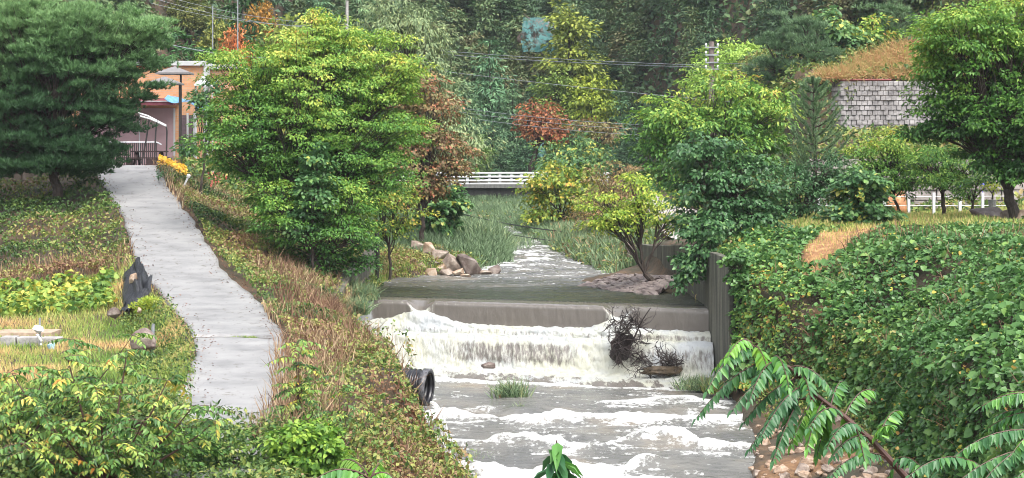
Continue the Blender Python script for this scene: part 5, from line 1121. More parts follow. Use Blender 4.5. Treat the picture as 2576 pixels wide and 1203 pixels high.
# railing in front of the porch
RD = 97; t = thing('porch_railing', (g_(365, RD), RD, 6.7), 'dark iron railing with thin uprights in front of the mauve porch wall', 'railing')
za, zb = P(0, 404, RD)[2], P(0, 358, RD)[2]
m_ = MB(); m_.tube([(g_(245, RD), RD, zb), (g_(394, RD), RD, zb)], .035, 6); m_.tube([(g_(394, RD), RD, zb), (g_(420, RD), RD-1.6, zb-.12)], .035, 6); m_.build('handrail', WHITE, t)
for k in range(30):
    xx = g_(247, RD)+(g_(394, RD)-g_(247, RD))*k/29; m_ = MB(); m_.tube([(xx, RD, 6.65), (xx, RD, zb-.02)], .022, 5); m_.build('bar', DARKMETAL, t)
# arched metal swing frame
SD = 90.5; t = thing('swing_frame', (g_(395, SD), SD, 6.7), 'tall bent metal pole frame standing over the picnic table', 'frame')
zz = lambda py: P(0, py, SD)[2]
for k, (pts, m) in enumerate([([(350, 412), (362, 350), (370, 296)], DARKMETAL), ([(388, 414), (392, 330), (396, 302)], DARKMETAL), ([(418, 416), (420, 330), (418, 316)], DARKMETAL), ([(345, 283), (372, 292), (418, 316)], WHITE), ([(352, 292), (380, 300), (419, 318)], WHITE)]):
    m_ = MB(); m_.tube([(g_(a, SD)+0*k, SD+(.6 if k in (0,) else 0), max(zz(b), 6.7)) for a, b in pts], .04, 6); m_.build('tube', m, t)
# flower bed
def m_fb(X, Y): return (Y > 85.6) & (Y < 89) & (X > XatPx(400, Y)) & (X < XatPx(475, Y))
lv = LV(); q, nr = sample(-16.5, -13.5, 84.2, 86.6, 300, lambda X, Y: (X > XatPx(402, Y)) & (X < XatPx(468, Y))); n = len(q)
cover('flower_leaves', (-17, -12, 81, 88), lambda X, Y: (X > XatPx(398, Y)) & (X < XatPx(520, Y)), 150, .55, .13, .08, lambda p, n: .1+.4*rnd(n), M_BLUE, mound=(.8, .3), label='leafy green plants under the yellow flowers at the road top')
lv.add(q+[0, 0, .2]+[0, 0, .35]*rnd(n, 1), unit(np.array([0, -.7, .7])+.5*rdir(n)), rdir(n), .13, .13, .2+.8*rnd(n), 'broad'); o = lv.build('yellow_flowers', leafmat('yellow_petals', [(.45, .17, .008), (.5, .28, .01), (.5, .36, .02)], .5, .3)); tagit(o, 'mass of yellow-orange flowers at the right side of the road top', kind='stuff')
lv = LV(); q = np.array([P(525+rng.random()*50, 430+rng.random()*35, 82) for _ in range(40)]); lv.add(q, rdir(40), rdir(40), .12, .1, rnd(40), 'broad'); tagit(lv.build('red_flowers', leafmat('red_petals', [(.6, .08, .06), (.7, .2, .15)], .5, .3)), 'scattered small red flowers right of the yellow flower bed', kind='stuff')
a_, b_ = P(462, 470, 80), P(473, 446, 80); m_ = MB(); m_.tube([a_-(b_-a_)*.3, a_, b_], [.03, .035, .045], 6); m_.tube([b_, b_+(b_-a_)*.2, b_+(b_-a_)*.32], [.075, .08, .03], 8); tagit(m_.build('garden_lamp', WHITE), 'leaning white garden lamp stake beside the road top', 'lamp')

# ================================================================== LEFT FIELD OBJECTS
def gz1(x, y): return float(Hh(np.array([x]), np.array([y]))[0])
p = P(383, 945, 55); m_ = MB(); zb_ = gz1(p[0], 55); m_.tube([(p[0], 55, zb_-.2), (p[0]+.02, 55, zb_+.8), (P(386, 815, 55)[0], 55, P(386, 815, 55)[2])], [.05, .048, .045], 10); tagit(m_.build('fence_post', GALV), 'upright grey metal post in the field beside the lump of concrete', 'post')
for k, (a, b) in enumerate(((0, 38), (42, 97), (101, 150))):
    y_ = 57.0; x0, x1 = XatPx(a, y_), XatPx(b, y_); zt_ = P(0, 848+k, y_)[2]; m_ = MB(); m_.box((x0, y_, zt_-.75), (x1, y_+.5, zt_)); tagit(m_.build('concrete_block', GREYCON, bevel=.025), ['leftmost', 'middle', 'rightmost'][k]+' of the three grey concrete blocks at the left edge of the field', 'block', 'concrete blocks in the field')
m_ = MB(); x0 = XatPx(-20, 58); m_.box((x0, 58.1, P(0, 842, 58)[2]-.3), (XatPx(128, 58), 59.4, P(0, 838, 58)[2])); tagit(m_.build('concrete_slab', plain('sandy_slab', (.4, .3, .22), .9, var=.3, scale=5)), 'sandy slab lying behind the three concrete blocks', 'slab')
t = thing('standpipe', P(98, 880, 56.8), 'thin grey pipe wrapped with a white bag at the end of the concrete blocks', 'pipe')
m_ = MB(); c = P(100, 800, 56.8); zb_ = gz1(c[0], 56.8); m_.tube([(c[0], 56.8, zb_-.1), (c[0], 56.8, c[2])], .03, 8); m_.build('shaft', GALV, t)
m_ = MB(); c = P(96, 832, 56.6); m_.tube([c-[0, 0, .14], c-[.03, 0, .08], c+[0, 0, .02], c+[.02, 0, .12], c+[.03, 0, .15]], [.06, .14, .17, .13, .05], 10); m_.build('bag', WHITE, t)
m_ = MB(); m_.tube([P(96, 840, 56.6)-[0, .16, 0], P(104, 858, 56.5), P(103, 868, 56.5)], .035, 6); m_.build('spout', WHITE, t)
m_ = MB(); c = P(131, 880, 56); m_.tube([c, c+[0, 0, .02], c+[-.04, 0, .16], c+[-.05, 0, .18]], [.07, .09, .12, .08], 12); tagit(m_.build('bucket', plain('pale_blue_plastic', (.35, .55, .65), .4)), 'small pale blue plastic tub in the field grass', 'tub')
# black netting heap
n_ = 34; U, Vv = np.meshgrid(np.linspace(0, 1, n_), np.linspace(0, 1, 46))
Y_ = 64.9-4.3*Vv+.35*(fbm(U*4, Vv*7, 3, 5)-.5); X_ = XatPx(300+72*U*(.4+.6*np.sin(Vv*2.6+.2)**.8)+12*(1-Vv)+16*(fbm(Vv*3, 0*Vv, 3, 2)-.5), Y_)+.25*(fbm(U*5, Vv*5, 3, 3)-.5); Z_ = 0*X_
gzz = Hh(X_, Y_); Z_ = gzz+.1+(.34*fbm(U*6, Vv*8, 4, 9)+.22*fbm(U*17, Vv*24, 3, 19))*np.sin(np.clip(U, .02, .98)*np.pi)**.5+.25*sstep(.62, .8, fbm(U*3, Vv*5, 2, 3))
i = (np.arange(45)[:, None]*n_+np.arange(n_-1)).ravel()
o = fastmesh('black_netting', np.stack([X_, Y_, Z_], -1).reshape(-1, 3), np.stack([i, i+1, i+1+n_, i+n_], 1), None, plain('black_net', (.025, .027, .032), .35, var=.4, scale=30, bump=.8), loc=(float(X_.mean()), 65, 3), smooth=True); tagit(o, 'crumpled heap of black netting on the left road verge', 'net')
tree('yellow_bush', 'small yellow-green bush at the left road edge below the black net', 'bush', 60.6, (372, 790), [(370, 768, 22, 20), (380, 778, 14, 12)], M_LIME, .09, .03, 130, .22, 2.2, lambda p, n: .5+.5*rnd(n), r0=.02, nl=5, horiz=.2, droop=-.6)

# ================================================================== OUTFALL PIPE
ax = unit(np.array([math.cos(R(15)), -math.sin(R(15)), -.05])); mouth = P(1080, 975, 52); L_ = 2.3; n_ = 220; s_ = np.linspace(0, L_, n_)
B_ = np.array([0, 0, 1.])-ax*ax[2]; B_ = unit(B_); A_ = np.cross(B_, ax); an = np.linspace(0, 2*math.pi, 40, endpoint=False)
def lathe(ss, rr): 
    c = mouth[None]-ax[None]*ss[:, None]; V = c[:, None]+rr[:, None, None]*(np.cos(an)[None, :, None]*A_+np.sin(an)[None, :, None]*B_)
    i_ = np.arange(len(ss)-1)[:, None]*40; j_ = np.arange(40); F_ = np.stack([i_+j_, i_+(j_+1) % 40, i_+40+(j_+1) % 40, i_+40+j_], -1).reshape(-1, 4); return V.reshape(-1, 3), F_
so_ = np.concatenate([s_[::-1], s_]); rr_ = np.concatenate([.44+.028*np.sign(np.sin(s_[::-1]*2*math.pi/.13))*np.abs(np.sin(s_[::-1]*2*math.pi/.13))**.5, .395+.008*np.sin(s_*2*math.pi/.13)])
V, F_ = lathe(so_, rr_)
PIPE = plain('black_pipe_plastic', (.02, .02, .024), .28, var=.3, scale=8, spec=.6)
t = thing('outfall_pipe', mouth-[0, 0, .42], 'large black corrugated drain pipe sticking out of the left bank', 'pipe')
fastmesh('pipe_shell', V, F_[:, ::-1], None, PIPE, t, smooth=True)
V, F_ = lathe(np.array([0, 0, .16, .16, .0]), np.array([.397, .49, .49, .47, .47])); fastmesh('rim', V, F_, None, plain('scuffed_rim', (.1, .1, .11), .35, var=.9, scale=14), t)
# water from the pipe
n_ = 40; tt = np.linspace(0, 1, n_); lip = mouth-B_*.375-ax*.3; fall = []
for k in range(n_):
    u = tt[k]; s = max(0, u-.12); fall.append(lip+ax*(.3+.62*u)*1.0+np.array([0, -.05*u, -2.15*s*s-.0*u]))
fall = np.array(fall); wv = np.linspace(-1, 1, 13); wid = .16+.2*tt-.03*np.sin(tt*9)
Vf = fall[:, None]+A_[None, None]*(wv[None, :, None]*wid[:, None, None])+np.array([0, 0, 1.])*(-.05*(1-wv[None, :, None]**2)*(1-tt[:, None, None])); Vf += (n3(Vf*[5, 5, 2])[..., None]-.5)*[.12, .12, .05]*tt[:, None, None]**.5
i = (np.arange(n_-1)[:, None]*13+np.arange(12)).ravel(); fo_ = (.28+.35*tt)[:, None]+0*wv[None]
JET = bpy.data.materials.new('pipe_jet'); JET.use_nodes = True; N = JET.node_tree.nodes; L = JET.node_tree.links; b = N['Principled BSDF']; b.inputs['Base Color'].default_value = (.55, .56, .55, 1); b.inputs['Roughness'].default_value = .2
tc = N.new('ShaderNodeTexCoord'); mp = N.new('ShaderNodeMapping'); mp.inputs['Scale'].default_value = (9, 9, 1.2); no = N.new('ShaderNodeTexNoise'); no.inputs['Scale'].default_value = 2; no.inputs['Detail'].default_value = 6; r = ramp(N, [(.3, (.3, .3, .3)), (.6, (1, 1, 1))])
L.new(tc.outputs['Object'], mp.inputs[0]); L.new(mp.outputs[0], no.inputs[0]); L.new(no.outputs[0], r.inputs[0]); L.new(r.outputs[0], b.inputs['Alpha'])
jt = fastmesh('pipe_water', Vf.reshape(-1, 3), np.stack([i, i+1, i+14, i+13], 1), None, JET, loc=tuple(fall[0]), smooth=True, attrs={'foam': fo_.ravel()}); tagit(jt, kind='structure')

# ================================================================== DRIFTWOOD
def twig(mb, p, d, L_, r, depth=0):
    n_ = 6; pts = [np.array(p, float)]; d = unit(np.array(d, float))
    for k in range(n_): d = unit(d+rng.normal(size=3)*.28); pts.append(pts[-1]+d*L_/n_)
    mb.tube(pts, np.linspace(r, r*.4, n_+1), 4, cap=False)
    if depth < 3:
        for _ in range(3): k = rng.integers(2, n_); twig(mb, pts[k], unit(d+rng.normal(size=3)*.9), L_*.55, r*.5, depth+1)
c = P(1575, 875, 64.2); t = thing('driftwood_tangle', P(1575, 920, 64.2), 'dark tangle of branches and roots caught in the right notch of the weir', 'driftwood')
mb = MB(); twig(mb, P(1580, 880, 64.3), (.02, 0, 1), 1.6, .035, 1)
for k in range(60): twig(mb, P(1540+rng.random()*75, 800+rng.random()*100, 64.3), rng.normal(size=3)*[1, .4, .8], .6, .024, 1)
mb.build('branches', DEBRIS, t)
bm = rock_mesh((.62, .45, 1.0), 511, rough=.6); me = bpy.data.meshes.new('root_ball'); bm.to_mesh(me); bm.free(); me.materials.append(DEBRIS); o = bpy.data.objects.new('root_ball', me); COL.objects.link(o); o.parent = t; o.location = tuple(P(1560, 872, 64.5)-np.array(t.location)); o.rotation_euler = (0, R(18), 0)
t = thing('driftwood_pile', P(1670, 940, 63.6), 'low dark pile of twigs lodged in the foam right of the branch tangle', 'driftwood'); mb = MB()
for k in range(34): twig(mb, P(1615+rng.random()*110, 895+rng.random()*36, 63.7), rng.normal(size=3)*[1.2, .4, .5], .6, .02, 1)
mb.build('twigs', DEBRIS, t); bm = rock_mesh((1.3, .5, .3), 502, rough=.4); me = bpy.data.meshes.new('sodden_clump'); bm.to_mesh(me); bm.free(); me.materials.append(plain('sodden_litter', (.07, .05, .03), .7, var=.5, scale=10, bump=.6)); o = bpy.data.objects.new('sodden_clump', me); COL.objects.link(o); o.parent = t; o.location = tuple(P(1660, 932, 63.6)-np.array(t.location))
# white drain pipe, fallen log
tree('slim_tree', 'slender tree with glossy leaves screening the right end of the brick house', 'tree', 80, (505, 470), [(505, 245, 28, 24), (535, 300, 35, 45), (545, 220, 25, 22), (480, 375, 25, 10)], M_BLUE, .15, .1, 50, .36, 1.2, lambda p, n: .3+.55*rnd(n), shape='broad', r0=.05, nl=6)
m_ = MB(); m_.tube([P(1706, 712, 74), P(1698, 722, 73.8), P(1690, 742, 73.6)], .07, 8); tagit(m_.build('drain_hose', WHITE), 'short white drain hose coming out of the wall behind the weir', 'hose')
m_ = MB(); m_.tube([P(948, 585, 78), P(950, 640, 78), P(949, 712, 78)], .09, 6); tagit(m_.build('iron_post', DARKMETAL), 'black upright post at the end of the mossy left wall', 'post')
# tufts in the stream
def tuft(px, py, d, w_, n, ln, m, label, lw=.03, z=None):
    c = P(px, py, d); q = c+np.stack([(rnd(n)-.5)*w_*(rnd(n)), (rnd(n)-.5)*w_*.6, 0*rnd(n)-.05], -1); lv = LV(); lv.add(q, rdir(n), unit(np.array([0, 0, 1.])+rdir(n)*.75), ln*(.5+.6*rnd(n)), lw, rnd(n), 'blade', .35)
    return tagit(lv.build('grass_tuft', m, loc=tuple(c)), label, 'grass', 'grass tufts in the stream')
tuft(1285, 998, 60.4, 1.3, 420, .75, M_REED, 'green grass tuft standing in mid-stream below the weir')
tuft(1303, 1035, 58.4, .3, 40, .4, M_REED, 'tiny grass sprig in mid-stream just below the larger tuft')
tuft(1765, 975, 61.6, 1.7, 700, .55, M_REED, 'olive clump of grass at the foot of the right end of the weir')
tuft(1810, 985, 60.4, 1.2, 400, .5, M_WEED, 'brown-green clump beside the vine-covered wall foot')
tuft(1200, 1160, 52, 1.1, 300, .35, M_REED, 'low green tuft at the left water edge near the bottom of the picture')
tuft(905, 750, 69.6, 1.5, 900, .7, M_REED, 'drooping blue-green grass at the left end of the weir crest', lw=.035)
tuft(893, 788, 67.6, 1.1, 700, .75, M_REED, 'long drooping grass hiding the left corner of the weir', lw=.035)
tuft(870, 735, 70.2, 1.2, 500, .75, M_REED, 'drooping grass in the shade left of the weir crest', lw=.035)

# ================================================================== FOREGROUND SHRUBS WITH COMPOUND LEAVES
def frond(lv, mb, base, tip, npair, ln, wd, tone, arch=.18, r=.006, end=True, side_droop=.75, jit=.12, tj=.25):
    base, tip = np.array(base, float), np.array(tip, float); Ld = np.linalg.norm(tip-base); t_ = np.linspace(0, 1, 9)[:, None]
    mid = (base+tip)/2+np.array([0, 0, arch*Ld]); C_ = (1-t_)**2*base+2*t_*(1-t_)*mid+t_*t_*tip; mb.tube(C_, np.linspace(r, r*.4, 9), 4, cap=False)
    u = np.linspace(.14, .97, npair); Q = (1-u[:, None])**2*base+2*u[:, None]*(1-u[:, None])*mid+u[:, None]**2*tip; T_ = unit(2*(1-u[:, None])*(mid-base)+2*u[:, None]*(tip-mid))
    S_ = unit(np.cross(T_, [0, 0, 1.])); Nn = np.cross(S_, T_); k = np.sin(np.pi*(.12+.8*u))**.5
    for sg in (-1, 1):
        D = unit(S_*sg*.8+T_*.35-np.array([0, 0, side_droop])+rdir(npair)*jit); N_ = unit(Nn+rdir(npair)*(.15+jit)+S_*sg*.3)
        lv.add(Q, N_, D, ln*k*(.85+.3*rnd(npair)), wd*k, np.clip(tone+tj*(rnd(npair)-.5), 0, 1), 'broad', .3)
    if end: lv.add(tip[None], Nn[-1:], T_[-1:], ln*.8, wd*.8, [tone], 'broad')
M_AIL = leafmat('glossy_compound_leaves', [(.016, .055, .022), (.03, .1, .04), (.055, .15, .055), (.11, .28, .03), (.25, .36, .05)], .22, .35)
M_AILY = leafmat('mixed_compound_leaves', [(.03, .08, .02), (.07, .16, .035), (.14, .25, .05), (.28, .35, .06), (.5, .36, .06), (.5, .2, .04)], .3, .35, pos=[0, .3, .55, .75, .92, 1])
RED = plain('reddish_stem', (.09, .045, .035), .5, var=.3)
D0 = 14.0
t = thing('tree_of_heaven', (5.4, 14.6, 2.1), 'near branch of glossy drooping compound leaves leaning in from the lower right over the river', 'tree')
st = [(2330, 1290), (2281, 1203), (2244, 1163), (2195, 1110), (2124, 1048), (2052, 994), (2015, 953), (1985, 923), (1932, 905), (1885, 862)]
S_ = np.array([P(a, b, D0) for a, b in st]); S_ = np.concatenate([[(5.4, 14.6, 2.0), (4.6, 14.4, 3.3)], S_])
mb = MB(); mb.tube(S_, np.linspace(.032, .005, len(S_)), 8); mb.tube([P(2052, 1000, D0), P(2010, 1004, D0), P(1975, 1000, D0)], [.012, .01, .006], 6); mb.build('stem', RED, t)
lv = LV(); mb = MB()
for k, (a, b, dd, tn, ar) in enumerate([((1929, 908), (1752, 1052), -.1, .45, .22), ((1890, 862), (1800, 925), .1, .7, .25), ((1900, 870), (1935, 945), -.15, .75, .3), ((1985, 923), (1842, 1031), -.2, .4, .2), ((1975, 925), (1820, 965), .2, .35, .25), ((2007, 950), (1872, 1062), -.1, .4, .2),
  ((2015, 990), (1885, 1130), -.15, .35, .15), ((2010, 1005), (1945, 1160), -.25, .45, .1), ((2052, 1000), (1990, 1120), -.1, .72, .15), ((2052, 994), (2090, 1120), .1, .6, .15), ((2015, 953), (2040, 1010), -.2, .5, .4), ((1990, 923), (2095, 985), -.1, .5, .35), ((1960, 912), (1985, 1010), .15, .6, .3),
  ((2112, 1035), (2034, 1078), -.3, .5, .25), ((2124, 1048), (2200, 985), .2, .6, .35), ((2124, 1045), (2135, 1130), .1, .7, .2), ((2090, 1020), (2120, 960), .1, .55, .4), ((2090, 1020), (2055, 1150), .15, .6, .1), ((2187, 1102), (2094, 1150), -.25, .45, .25), ((2229, 1151), (2086, 1200), -.3, .45, .25), ((2205, 1115), (2265, 1035), .2, .65, .35), ((2195, 1110), (2240, 1070), -.1, .7, .3), ((2244, 1163), (2325, 1185), -.2, .5, .35), ((2250, 1170), (2220, 1240), 0, .6, .1), ((1890, 862), (1868, 850), 0, .75, .1), ((1900, 880), (1778, 985), -.3, .5, .3), ((1960, 915), (1885, 1010), -.35, .5, .3), ((2030, 970), (1915, 1100), -.4, .35, .2), ((1890, 865), (1830, 900), -.2, .7, .35), ((1940, 905), (1985, 975), -.3, .6, .4), ((2070, 1010), (2030, 1130), -.3, .7, .15), ((2150, 1070), (2175, 1160), -.2, .6, .15), ((2170, 1085), (2080, 1130), -.4, .4, .3)]):
    frond(lv, mb, P(*a, D0), P(*b, D0+dd*1.6), int(5+np.hypot(a[0]-b[0], a[1]-b[1])/10), .096, .04, tn, ar, jit=.3)
lv.build('leaves', M_AIL, t); mb.build('leaf_stalks', RED, t)
t = thing('tree_of_heaven', (5.6, 12.6, 2.2), 'cluster of pale-sheened compound leaves reaching in from the lower right corner', 'tree')
mb = MB(); mb.tube([(5.6, 12.6, 2.1), (4.6, 12.7, 3.6), P(2760, 1200, 13), P(2680, 1090, 13), P(2620, 1030, 13)], [.05, .04, .03, .02, .01], 8); mb.build('stem', RED, t); lv = LV(); mb = MB()
for a, b, dd, tn, ar in [((2640, 1000), (2470, 1022), 0, .6, .25), ((2660, 1050), (2485, 1078), .1, .55, .3), ((2650, 1100), (2360, 1185), -.2, .5, .32), ((2660, 1110), (2470, 1215), -.3, .5, .25), ((2690, 1150), (2380, 1240), -.3, .45, .3), ((2660, 1060), (2540, 1150), -.2, .65, .25), ((2630, 1010), (2530, 990), .2, .7, .25), ((2700, 1180), (2560, 1200), -.3, .55, .3), ((2650, 1040), (2500, 1050), .3, .5, .2), ((2680, 1090), (2600, 1160), -.1, .6, .2), ((2540, 1240), (2290, 1195), -.4, .5, .4)]:
    frond(lv, mb, P(*a, 13), P(*b, 13+dd), int(5+np.hypot(a[0]-b[0], a[1]-b[1])/10), .094, .039, tn, ar, jit=.3)
lv.build('leaves', M_AIL, t); mb.build('leaf_stalks', RED, t)
t = thing('young_shrub', (-1.6, 10.4, 3.2), 'bright wet compound leaves arching up at the bottom edge left of centre', 'shrub'); lv = LV(); mb = MB()
mb.tube([(-1.6, 10.4, .75), P(930, 1330, 10), P(935, 1250, 10), P(930, 1210, 10)], [.03, .025, .02, .015], 8); mb.build('stem', RED, t); mb = MB()
for a, b, dd, tn, ar in [((930, 1205), (795, 1205), -.1, .6, .35), ((930, 1205), (1000, 1215), 0, .75, .6), ((925, 1215), (880, 1240), -.2, .7, .5), ((935, 1200), (955, 1165), .2, .8, .1), ((925, 1195), (860, 1160), .3, .85, .2)]:
    frond(lv, mb, P(*a, 10), P(*b, 10+dd), 9, .085, .036, tn, ar)
lv.build('leaves', M_AIL, t); mb.build('leaf_stalks', RED, t)
t = thing('broadleaf_sapling', (.6, 11.6, 3.0), 'sapling tip with long drooping dark green leaves at the bottom edge, centre', 'shrub'); lv = LV(); mb = MB()
top = P(1400, 1108, 11); mb.tube([(.3, 11, -1.5), P(1405, 1260, 11), P(1402, 1180, 11), top], [.03, .02, .014, .004], 6); mb.build('stem', RED, t)
for k in range(24):
    a = P(1402+rng.normal()*8, 1112+rng.random()*110, 11); g_a = rng.random()*2*math.pi; D = unit(np.array([[math.cos(g_a), math.sin(g_a), -.55+.3*rng.random()]])); lv.add(a[None], np.array([[0, 0, 1.]]), D, .14+.06*rng.random(), .065, [.15+.55*rng.random()], 'broad', .5)
lv.build('leaves', M_AIL, t)
# big mixed compound-leaved shrubs in the lower left corner
def sumac(name, label, d, base, heads, nf, fl, ln, wd, m, np_=8, spread=1.0, zb=None, rr=.03):
    bp_ = P(base[0], base[1], d); bp_[2] = gz1(bp_[0], d) if zb is None else zb; t = thing(name, bp_, label, 'shrub'); mb = MB(); lv = LV(); sk = MB()
    fk = bp_+[0, 0, .35]; mb.tube([bp_-[0, 0, .2], fk], [rr*1.2, rr], 7)
    for hx_, hy_, dd in heads:
        h = P(hx_, hy_, d+dd); md = (fk+h)/2+np.array([.25*(h[0]-fk[0])*.3, 0, -.12*abs(h[0]-fk[0])]); tt = np.linspace(0, 1, 7)[:, None]; C_ = (1-tt)**2*fk+2*tt*(1-tt)*md+tt*tt*h; mb.tube(C_, np.linspace(rr*.7, rr*.2, 7), 6)
        for k in range(nf):
            q = C_[rng.integers(3, 7)]+rng.normal(size=3)*.05; a = rng.random()*2*math.pi; L_ = fl*(.7+.5*rng.random()); e = q+np.array([math.cos(a), math.sin(a), .05+.35*rng.normal()*.5])*L_*spread-[0, 0, .2*L_]
            frond(lv, sk, q, e, np_, ln, wd, np.clip(.15+.6*rng.random()+(.2 if rng.random() < .06 else 0), 0, 1), .22, .006, jit=.42, tj=.5, side_droop=.45)
    mb.build('stems', RED, t); lv.build('leaves', m, t); sk.build('leaf_stalks', RED, t); return t
sumac('ash_shrub', 'large forked shrub with yellow-flecked compound leaves in the lower left corner', 36, (265, 1230), [(170, 900, 0), (320, 880, .4), (420, 960, 0), (480, 1030, -.3), (90, 1010, 0), (250, 980, -.6), (150, 1080, -.8), (360, 1060, -.8), (30, 940, .4), (60, 1120, -1), (300, 1130, -1), (540, 1060, .2)], 20, .62, .15, .066, M_AILY, rr=.05)
sumac('ash_shrub', 'second compound-leaved shrub at the left edge behind the forked one', 40, (60, 1150), [(30, 960, 0), (110, 930, 0), (0, 1040, -.5), (200, 860, .4), (330, 850, .2), (140, 1000, .4), (-30, 1000, 0)], 17, .6, .15, .066, M_AILY, rr=.035)
sumac('ash_sapling', 'thin upright sapling with sparse compound leaves beside the lower road', 43, (752, 1150), [(752, 862, 0), (745, 900, .1), (760, 960, -.1), (750, 1020, 0)], 13, .62, .14, .06, M_AILY, rr=.028)
sumac('ash_sapling', 'low arching compound-leaved sapling in the weeds right of the thin upright one', 42, (860, 1150), [(850, 940, 0), (880, 985, 0), (830, 1030, 0)], 6, .55, .12, .05, M_AILY, rr=.02)
tree('lobed_shrub', 'vivid light green lobed-leaf bush near the bottom, left of the outfall pipe', 'shrub', 38, (785, 1230), [(740, 1100, 55, 35), (820, 1110, 50, 35), (780, 1150, 70, 40), (830, 1180, 50, 30), (730, 1160, 40, 30)], M_LIME, .12, .075, 60, .22, 1.5, lambda p, n: .02+.6*rnd(n), shape='broad', r0=.03, nl=8, col=(.85, .95, 1))
# thicket that fills the lower left corner
for k, (b, lab, mt, cl_) in enumerate([
  ([(80, 1190, 120, 55), (200, 1160, 90, 50)], 'dense leafy thicket at the bottom left corner under the forked shrub', M_WEED, (1, 1.05, 1)),
  ([(330, 1170, 100, 60), (430, 1130, 80, 55)], 'green leafy thicket below the forked shrub', M_WEED, (.85, 1.1, .9)),
  ([(540, 1130, 80, 55), (600, 1180, 80, 40), (480, 1190, 70, 40)], 'rounded leafy thicket in front of the lower end of the road', M_WEED, (.95, 1.1, 1)),
  ([(230, 1060, 90, 40), (380, 1060, 70, 35)], 'brown-flecked thicket behind the fork of the shrub', M_WEED, (1.1, 1, .9))]):
    tree('bramble_thicket', lab, 'bush', (37, 38, 39.5, 40)[k], (b[0][0], 1230), b, mt, .11, .07, 70, .3, 1.5, lambda p, n: .05+.6*rnd(n), r0=.02, nl=8, col=cl_)
def m_near(X, Y): return (X < -4) & (Y < 46.5) & ~((X > cc(Y)[:, 4]) & (X < cc(Y)[:, 5]) & (Y > 44))
cover('near_weeds', (-14, -3.5, 30, 47), m_near, 130, .5, .11, .07, lambda p, n: .05+.65*rnd(n), M_WEED, mound=(.8, .6), label='mixed low weeds covering the near ground at the lower left')
cover('near_dry_grass', (-8, -3.5, 41, 53), lambda X, Y: (X > cc(Y)[:, 5]-.35) & (X < cc(Y)[:, 6]+.5), 60, .5, .7, .022, lambda p, n: .1+.8*rnd(n), M_DRY, 'blade', mound=(.8, .25), bend=.3, label='tall rust and straw grass at the right edge of the lower road')
# dead leaves on the road edges
q = []
for k in range(1500):
    y = 47+39*rng.random(); c = ctrl(np.array([y]))[0][0]; e = rng.random()**3.5*.7
    q.append((c[5]-e+.1 if rng.random() < .45 else c[4]+e-.1, y) if rng.random() < 1.1 else (c[4]+(c[5]-c[4])*rng.random(), y))
q = np.array(q); zq = ctrl(q[:, 1])[1][:, 4]+.115; lv = LV(); n = len(q)
lv.add(np.stack([q[:, 0], q[:, 1], zq+.02*rnd(n)], -1), unit(np.array([0, 0, 1.])+.35*rdir(n)), rdir(n)*[1, 1, .15], .075, .05, rnd(n), 'rhomb'); tagit(lv.build('leaf_litter', leafmat('dead_leaves', [(.06, .03, .025), (.13, .06, .045), (.2, .1, .06)], .8, 0), loc=(-10, 65, 3)), 'fallen reddish-brown leaves along the edges of the ramp road', kind='stuff')
lv = LV(); n = 260; u = rnd(n); c = ctrl(np.full(n, 54.6))[0]; lv.add(np.stack([c[:, 4]+(c[:, 5]-c[:, 4])*(.35+.35*u**.7), 54.62+.3*np.sin(u*3)-.2*u*0+.05*rnd(n)-.1, np.full(n, 2.1)], -1), rdir(n), unit(np.array([0, 0, 1.])+rdir(n)*.8), .16, .02, .6*rnd(n), 'blade'); tagit(lv.build('joint_grass', M_GRASS, loc=(-7, 54.6, 2.1)), 'grass growing out of the joint across the road', kind='stuff')
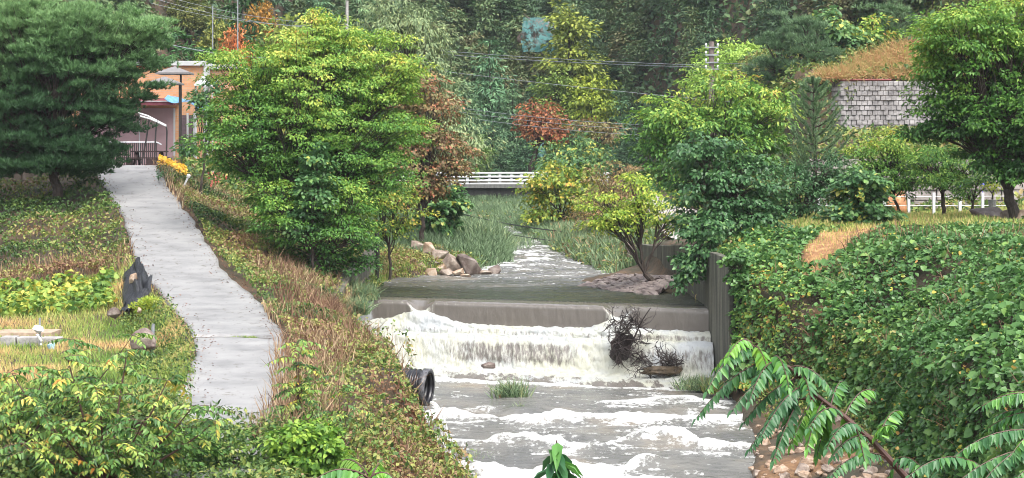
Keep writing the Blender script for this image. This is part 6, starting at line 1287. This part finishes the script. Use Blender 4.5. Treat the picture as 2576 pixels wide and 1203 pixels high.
# rockfall netting on the mountain side
def netmat():
    m, N, L, b = nm('teal_netting'); b.inputs['Base Color'].default_value = (.03, .13, .125, 1); b.inputs['Roughness'].default_value = .6
    tc = N.new('ShaderNodeTexCoord'); no = N.new('ShaderNodeTexNoise'); no.inputs['Scale'].default_value = 1.2; no.inputs['Detail'].default_value = 8; no.inputs['Roughness'].default_value = .75; L.new(tc.outputs['Object'], no.inputs[0])
    r = ramp(N, [(.42, (0, 0, 0)), (.54, (1, 1, 1))]); L.new(no.outputs[0], r.inputs[0]); L.new(r.outputs[0], b.inputs['Alpha']); return m
NET = netmat()
for k, (px_, py_, w_, h_, d_, lab) in enumerate([(1352, 90, 40, 45, 219, 'teal rockfall netting on the rock face high above the red-orange tree'), (1348, 355, 22, 40, 203, 'teal netting hanging in the shade below the red-orange tree')]):
    x0, x1 = XatPx(px_-w_, d_), XatPx(px_+w_, d_); zt_, zb_ = P(0, py_-h_, d_)[2], P(0, py_+h_, d_)[2]; U, Vv = np.meshgrid(np.linspace(0, 1, 16), np.linspace(0, 1, 16))
    X_ = x0+(x1-x0)*U+.5*(fbm(Vv*4, U*0, 2, 5)-.5); Z_ = zb_+(zt_-zb_)*Vv; Y_ = d_-3+2.4*Vv+1.2*(fbm(U*4, Vv*4, 3, k)-.5); i = (np.arange(15)[:, None]*16+np.arange(15)).ravel()
    o = fastmesh('rockfall_net', np.stack([X_, Y_, Z_], -1).reshape(-1, 3), np.stack([i, i+1, i+17, i+16], 1), None, NET, loc=(float(X_.mean()), d_, float(zb_)), smooth=True); tagit(o, lab, 'net', 'rockfall nets on the mountain side')
    bm = rock_mesh((abs(x1-x0)*.95, 3.0, (zt_-zb_)*1.15), 700+k, rough=.6, npt=24); me = bpy.data.meshes.new('cliff_rock'); bm.to_mesh(me); bm.free(); me.materials.append(ROCK_D)
    o = bpy.data.objects.new('cliff_rock', me); COL.objects.link(o); o.location = ((x0+x1)/2, d_+1.2, (zt_+zb_)/2); tagit(o, 'rock face behind the '+lab.split(' netting')[0].replace('strip of ', '').strip()+' netting, '+['high on the slope', 'down in the shade', 'in the corner of the picture'][k], 'rock', 'rock faces on the mountain side')
# loose growth that breaks the edge of the left bank
def m_edge(X, Y):
    c = cc(Y); return (X > c[:, 7]-.5) & (X < c[:, 8]+.15) & (fbm(X*1.4, Y*1.1, 3, 88) > .5) & ~((Y > 50.3) & (Y < 53.6) & (X > -3.35))
cover('bank_edge_weeds', (-6, -.5, 40, 66), m_edge, 100, .7, .13, .08, lambda p, n: .15+.8*rnd(n), M_WEED, mound=(1.1, .9), label='loose rust and green shrubs spilling over the stream edge of the left bank')
cover('bank_edge_stems', (-8, -.5, 40, 68), lambda X, Y: (X > cc(Y)[:, 6]-.3) & (X < cc(Y)[:, 8]+.05) & (fbm(X*1.1, Y*.9, 3, 89) > .53) & ~((Y > 50.3) & (Y < 53.6) & (X > -3.3)), 26, .6, .7, .02, lambda p, n: .6*rnd(n), M_DRY, 'blade', mound=(1, .4), bend=.35, label='reddish-brown dry stems standing along the left bank above the stream')
cover('bank_crest_stems', (-9, -4, 56, 68), lambda X, Y: (X > cc(Y)[:, 6]-.8) & (X < cc(Y)[:, 7]), 34, .6, .7, .022, lambda p, n: .45*rnd(n), M_DRY, 'blade', mound=(1, .3), bend=.35, label='dense reddish-brown dry weeds on the bank crest left of the weir')
tree('hanging_vine', 'curtain of vines hanging over the near end of the concrete retaining wall', 'vine', 60.2, (1868, 760), [(1850, 640, 28, 24), (1862, 690, 18, 30), (1872, 760, 16, 50)], M_VINE, .12, .11, 70, .25, 1.4, lambda p, n: .2+.5*rnd(n), shape='broad', r0=.02, nl=4)
# thin air haze
HZ = bpy.data.materials.new('haze_air'); HZ.use_nodes = True; N = HZ.node_tree.nodes; N.remove(N['Principled BSDF']); v = N.new('ShaderNodeVolumePrincipled'); v.inputs['Color'].default_value = (.86, .92, 1, 1); v.inputs['Density'].default_value = .00016
HZ.node_tree.links.new(v.outputs[0], N['Material Output'].inputs['Volume'])
m_ = MB(); m_.box((-150, -20, -6), (150, 340, 130)); tagit(m_.build('haze', HZ), kind='stuff')
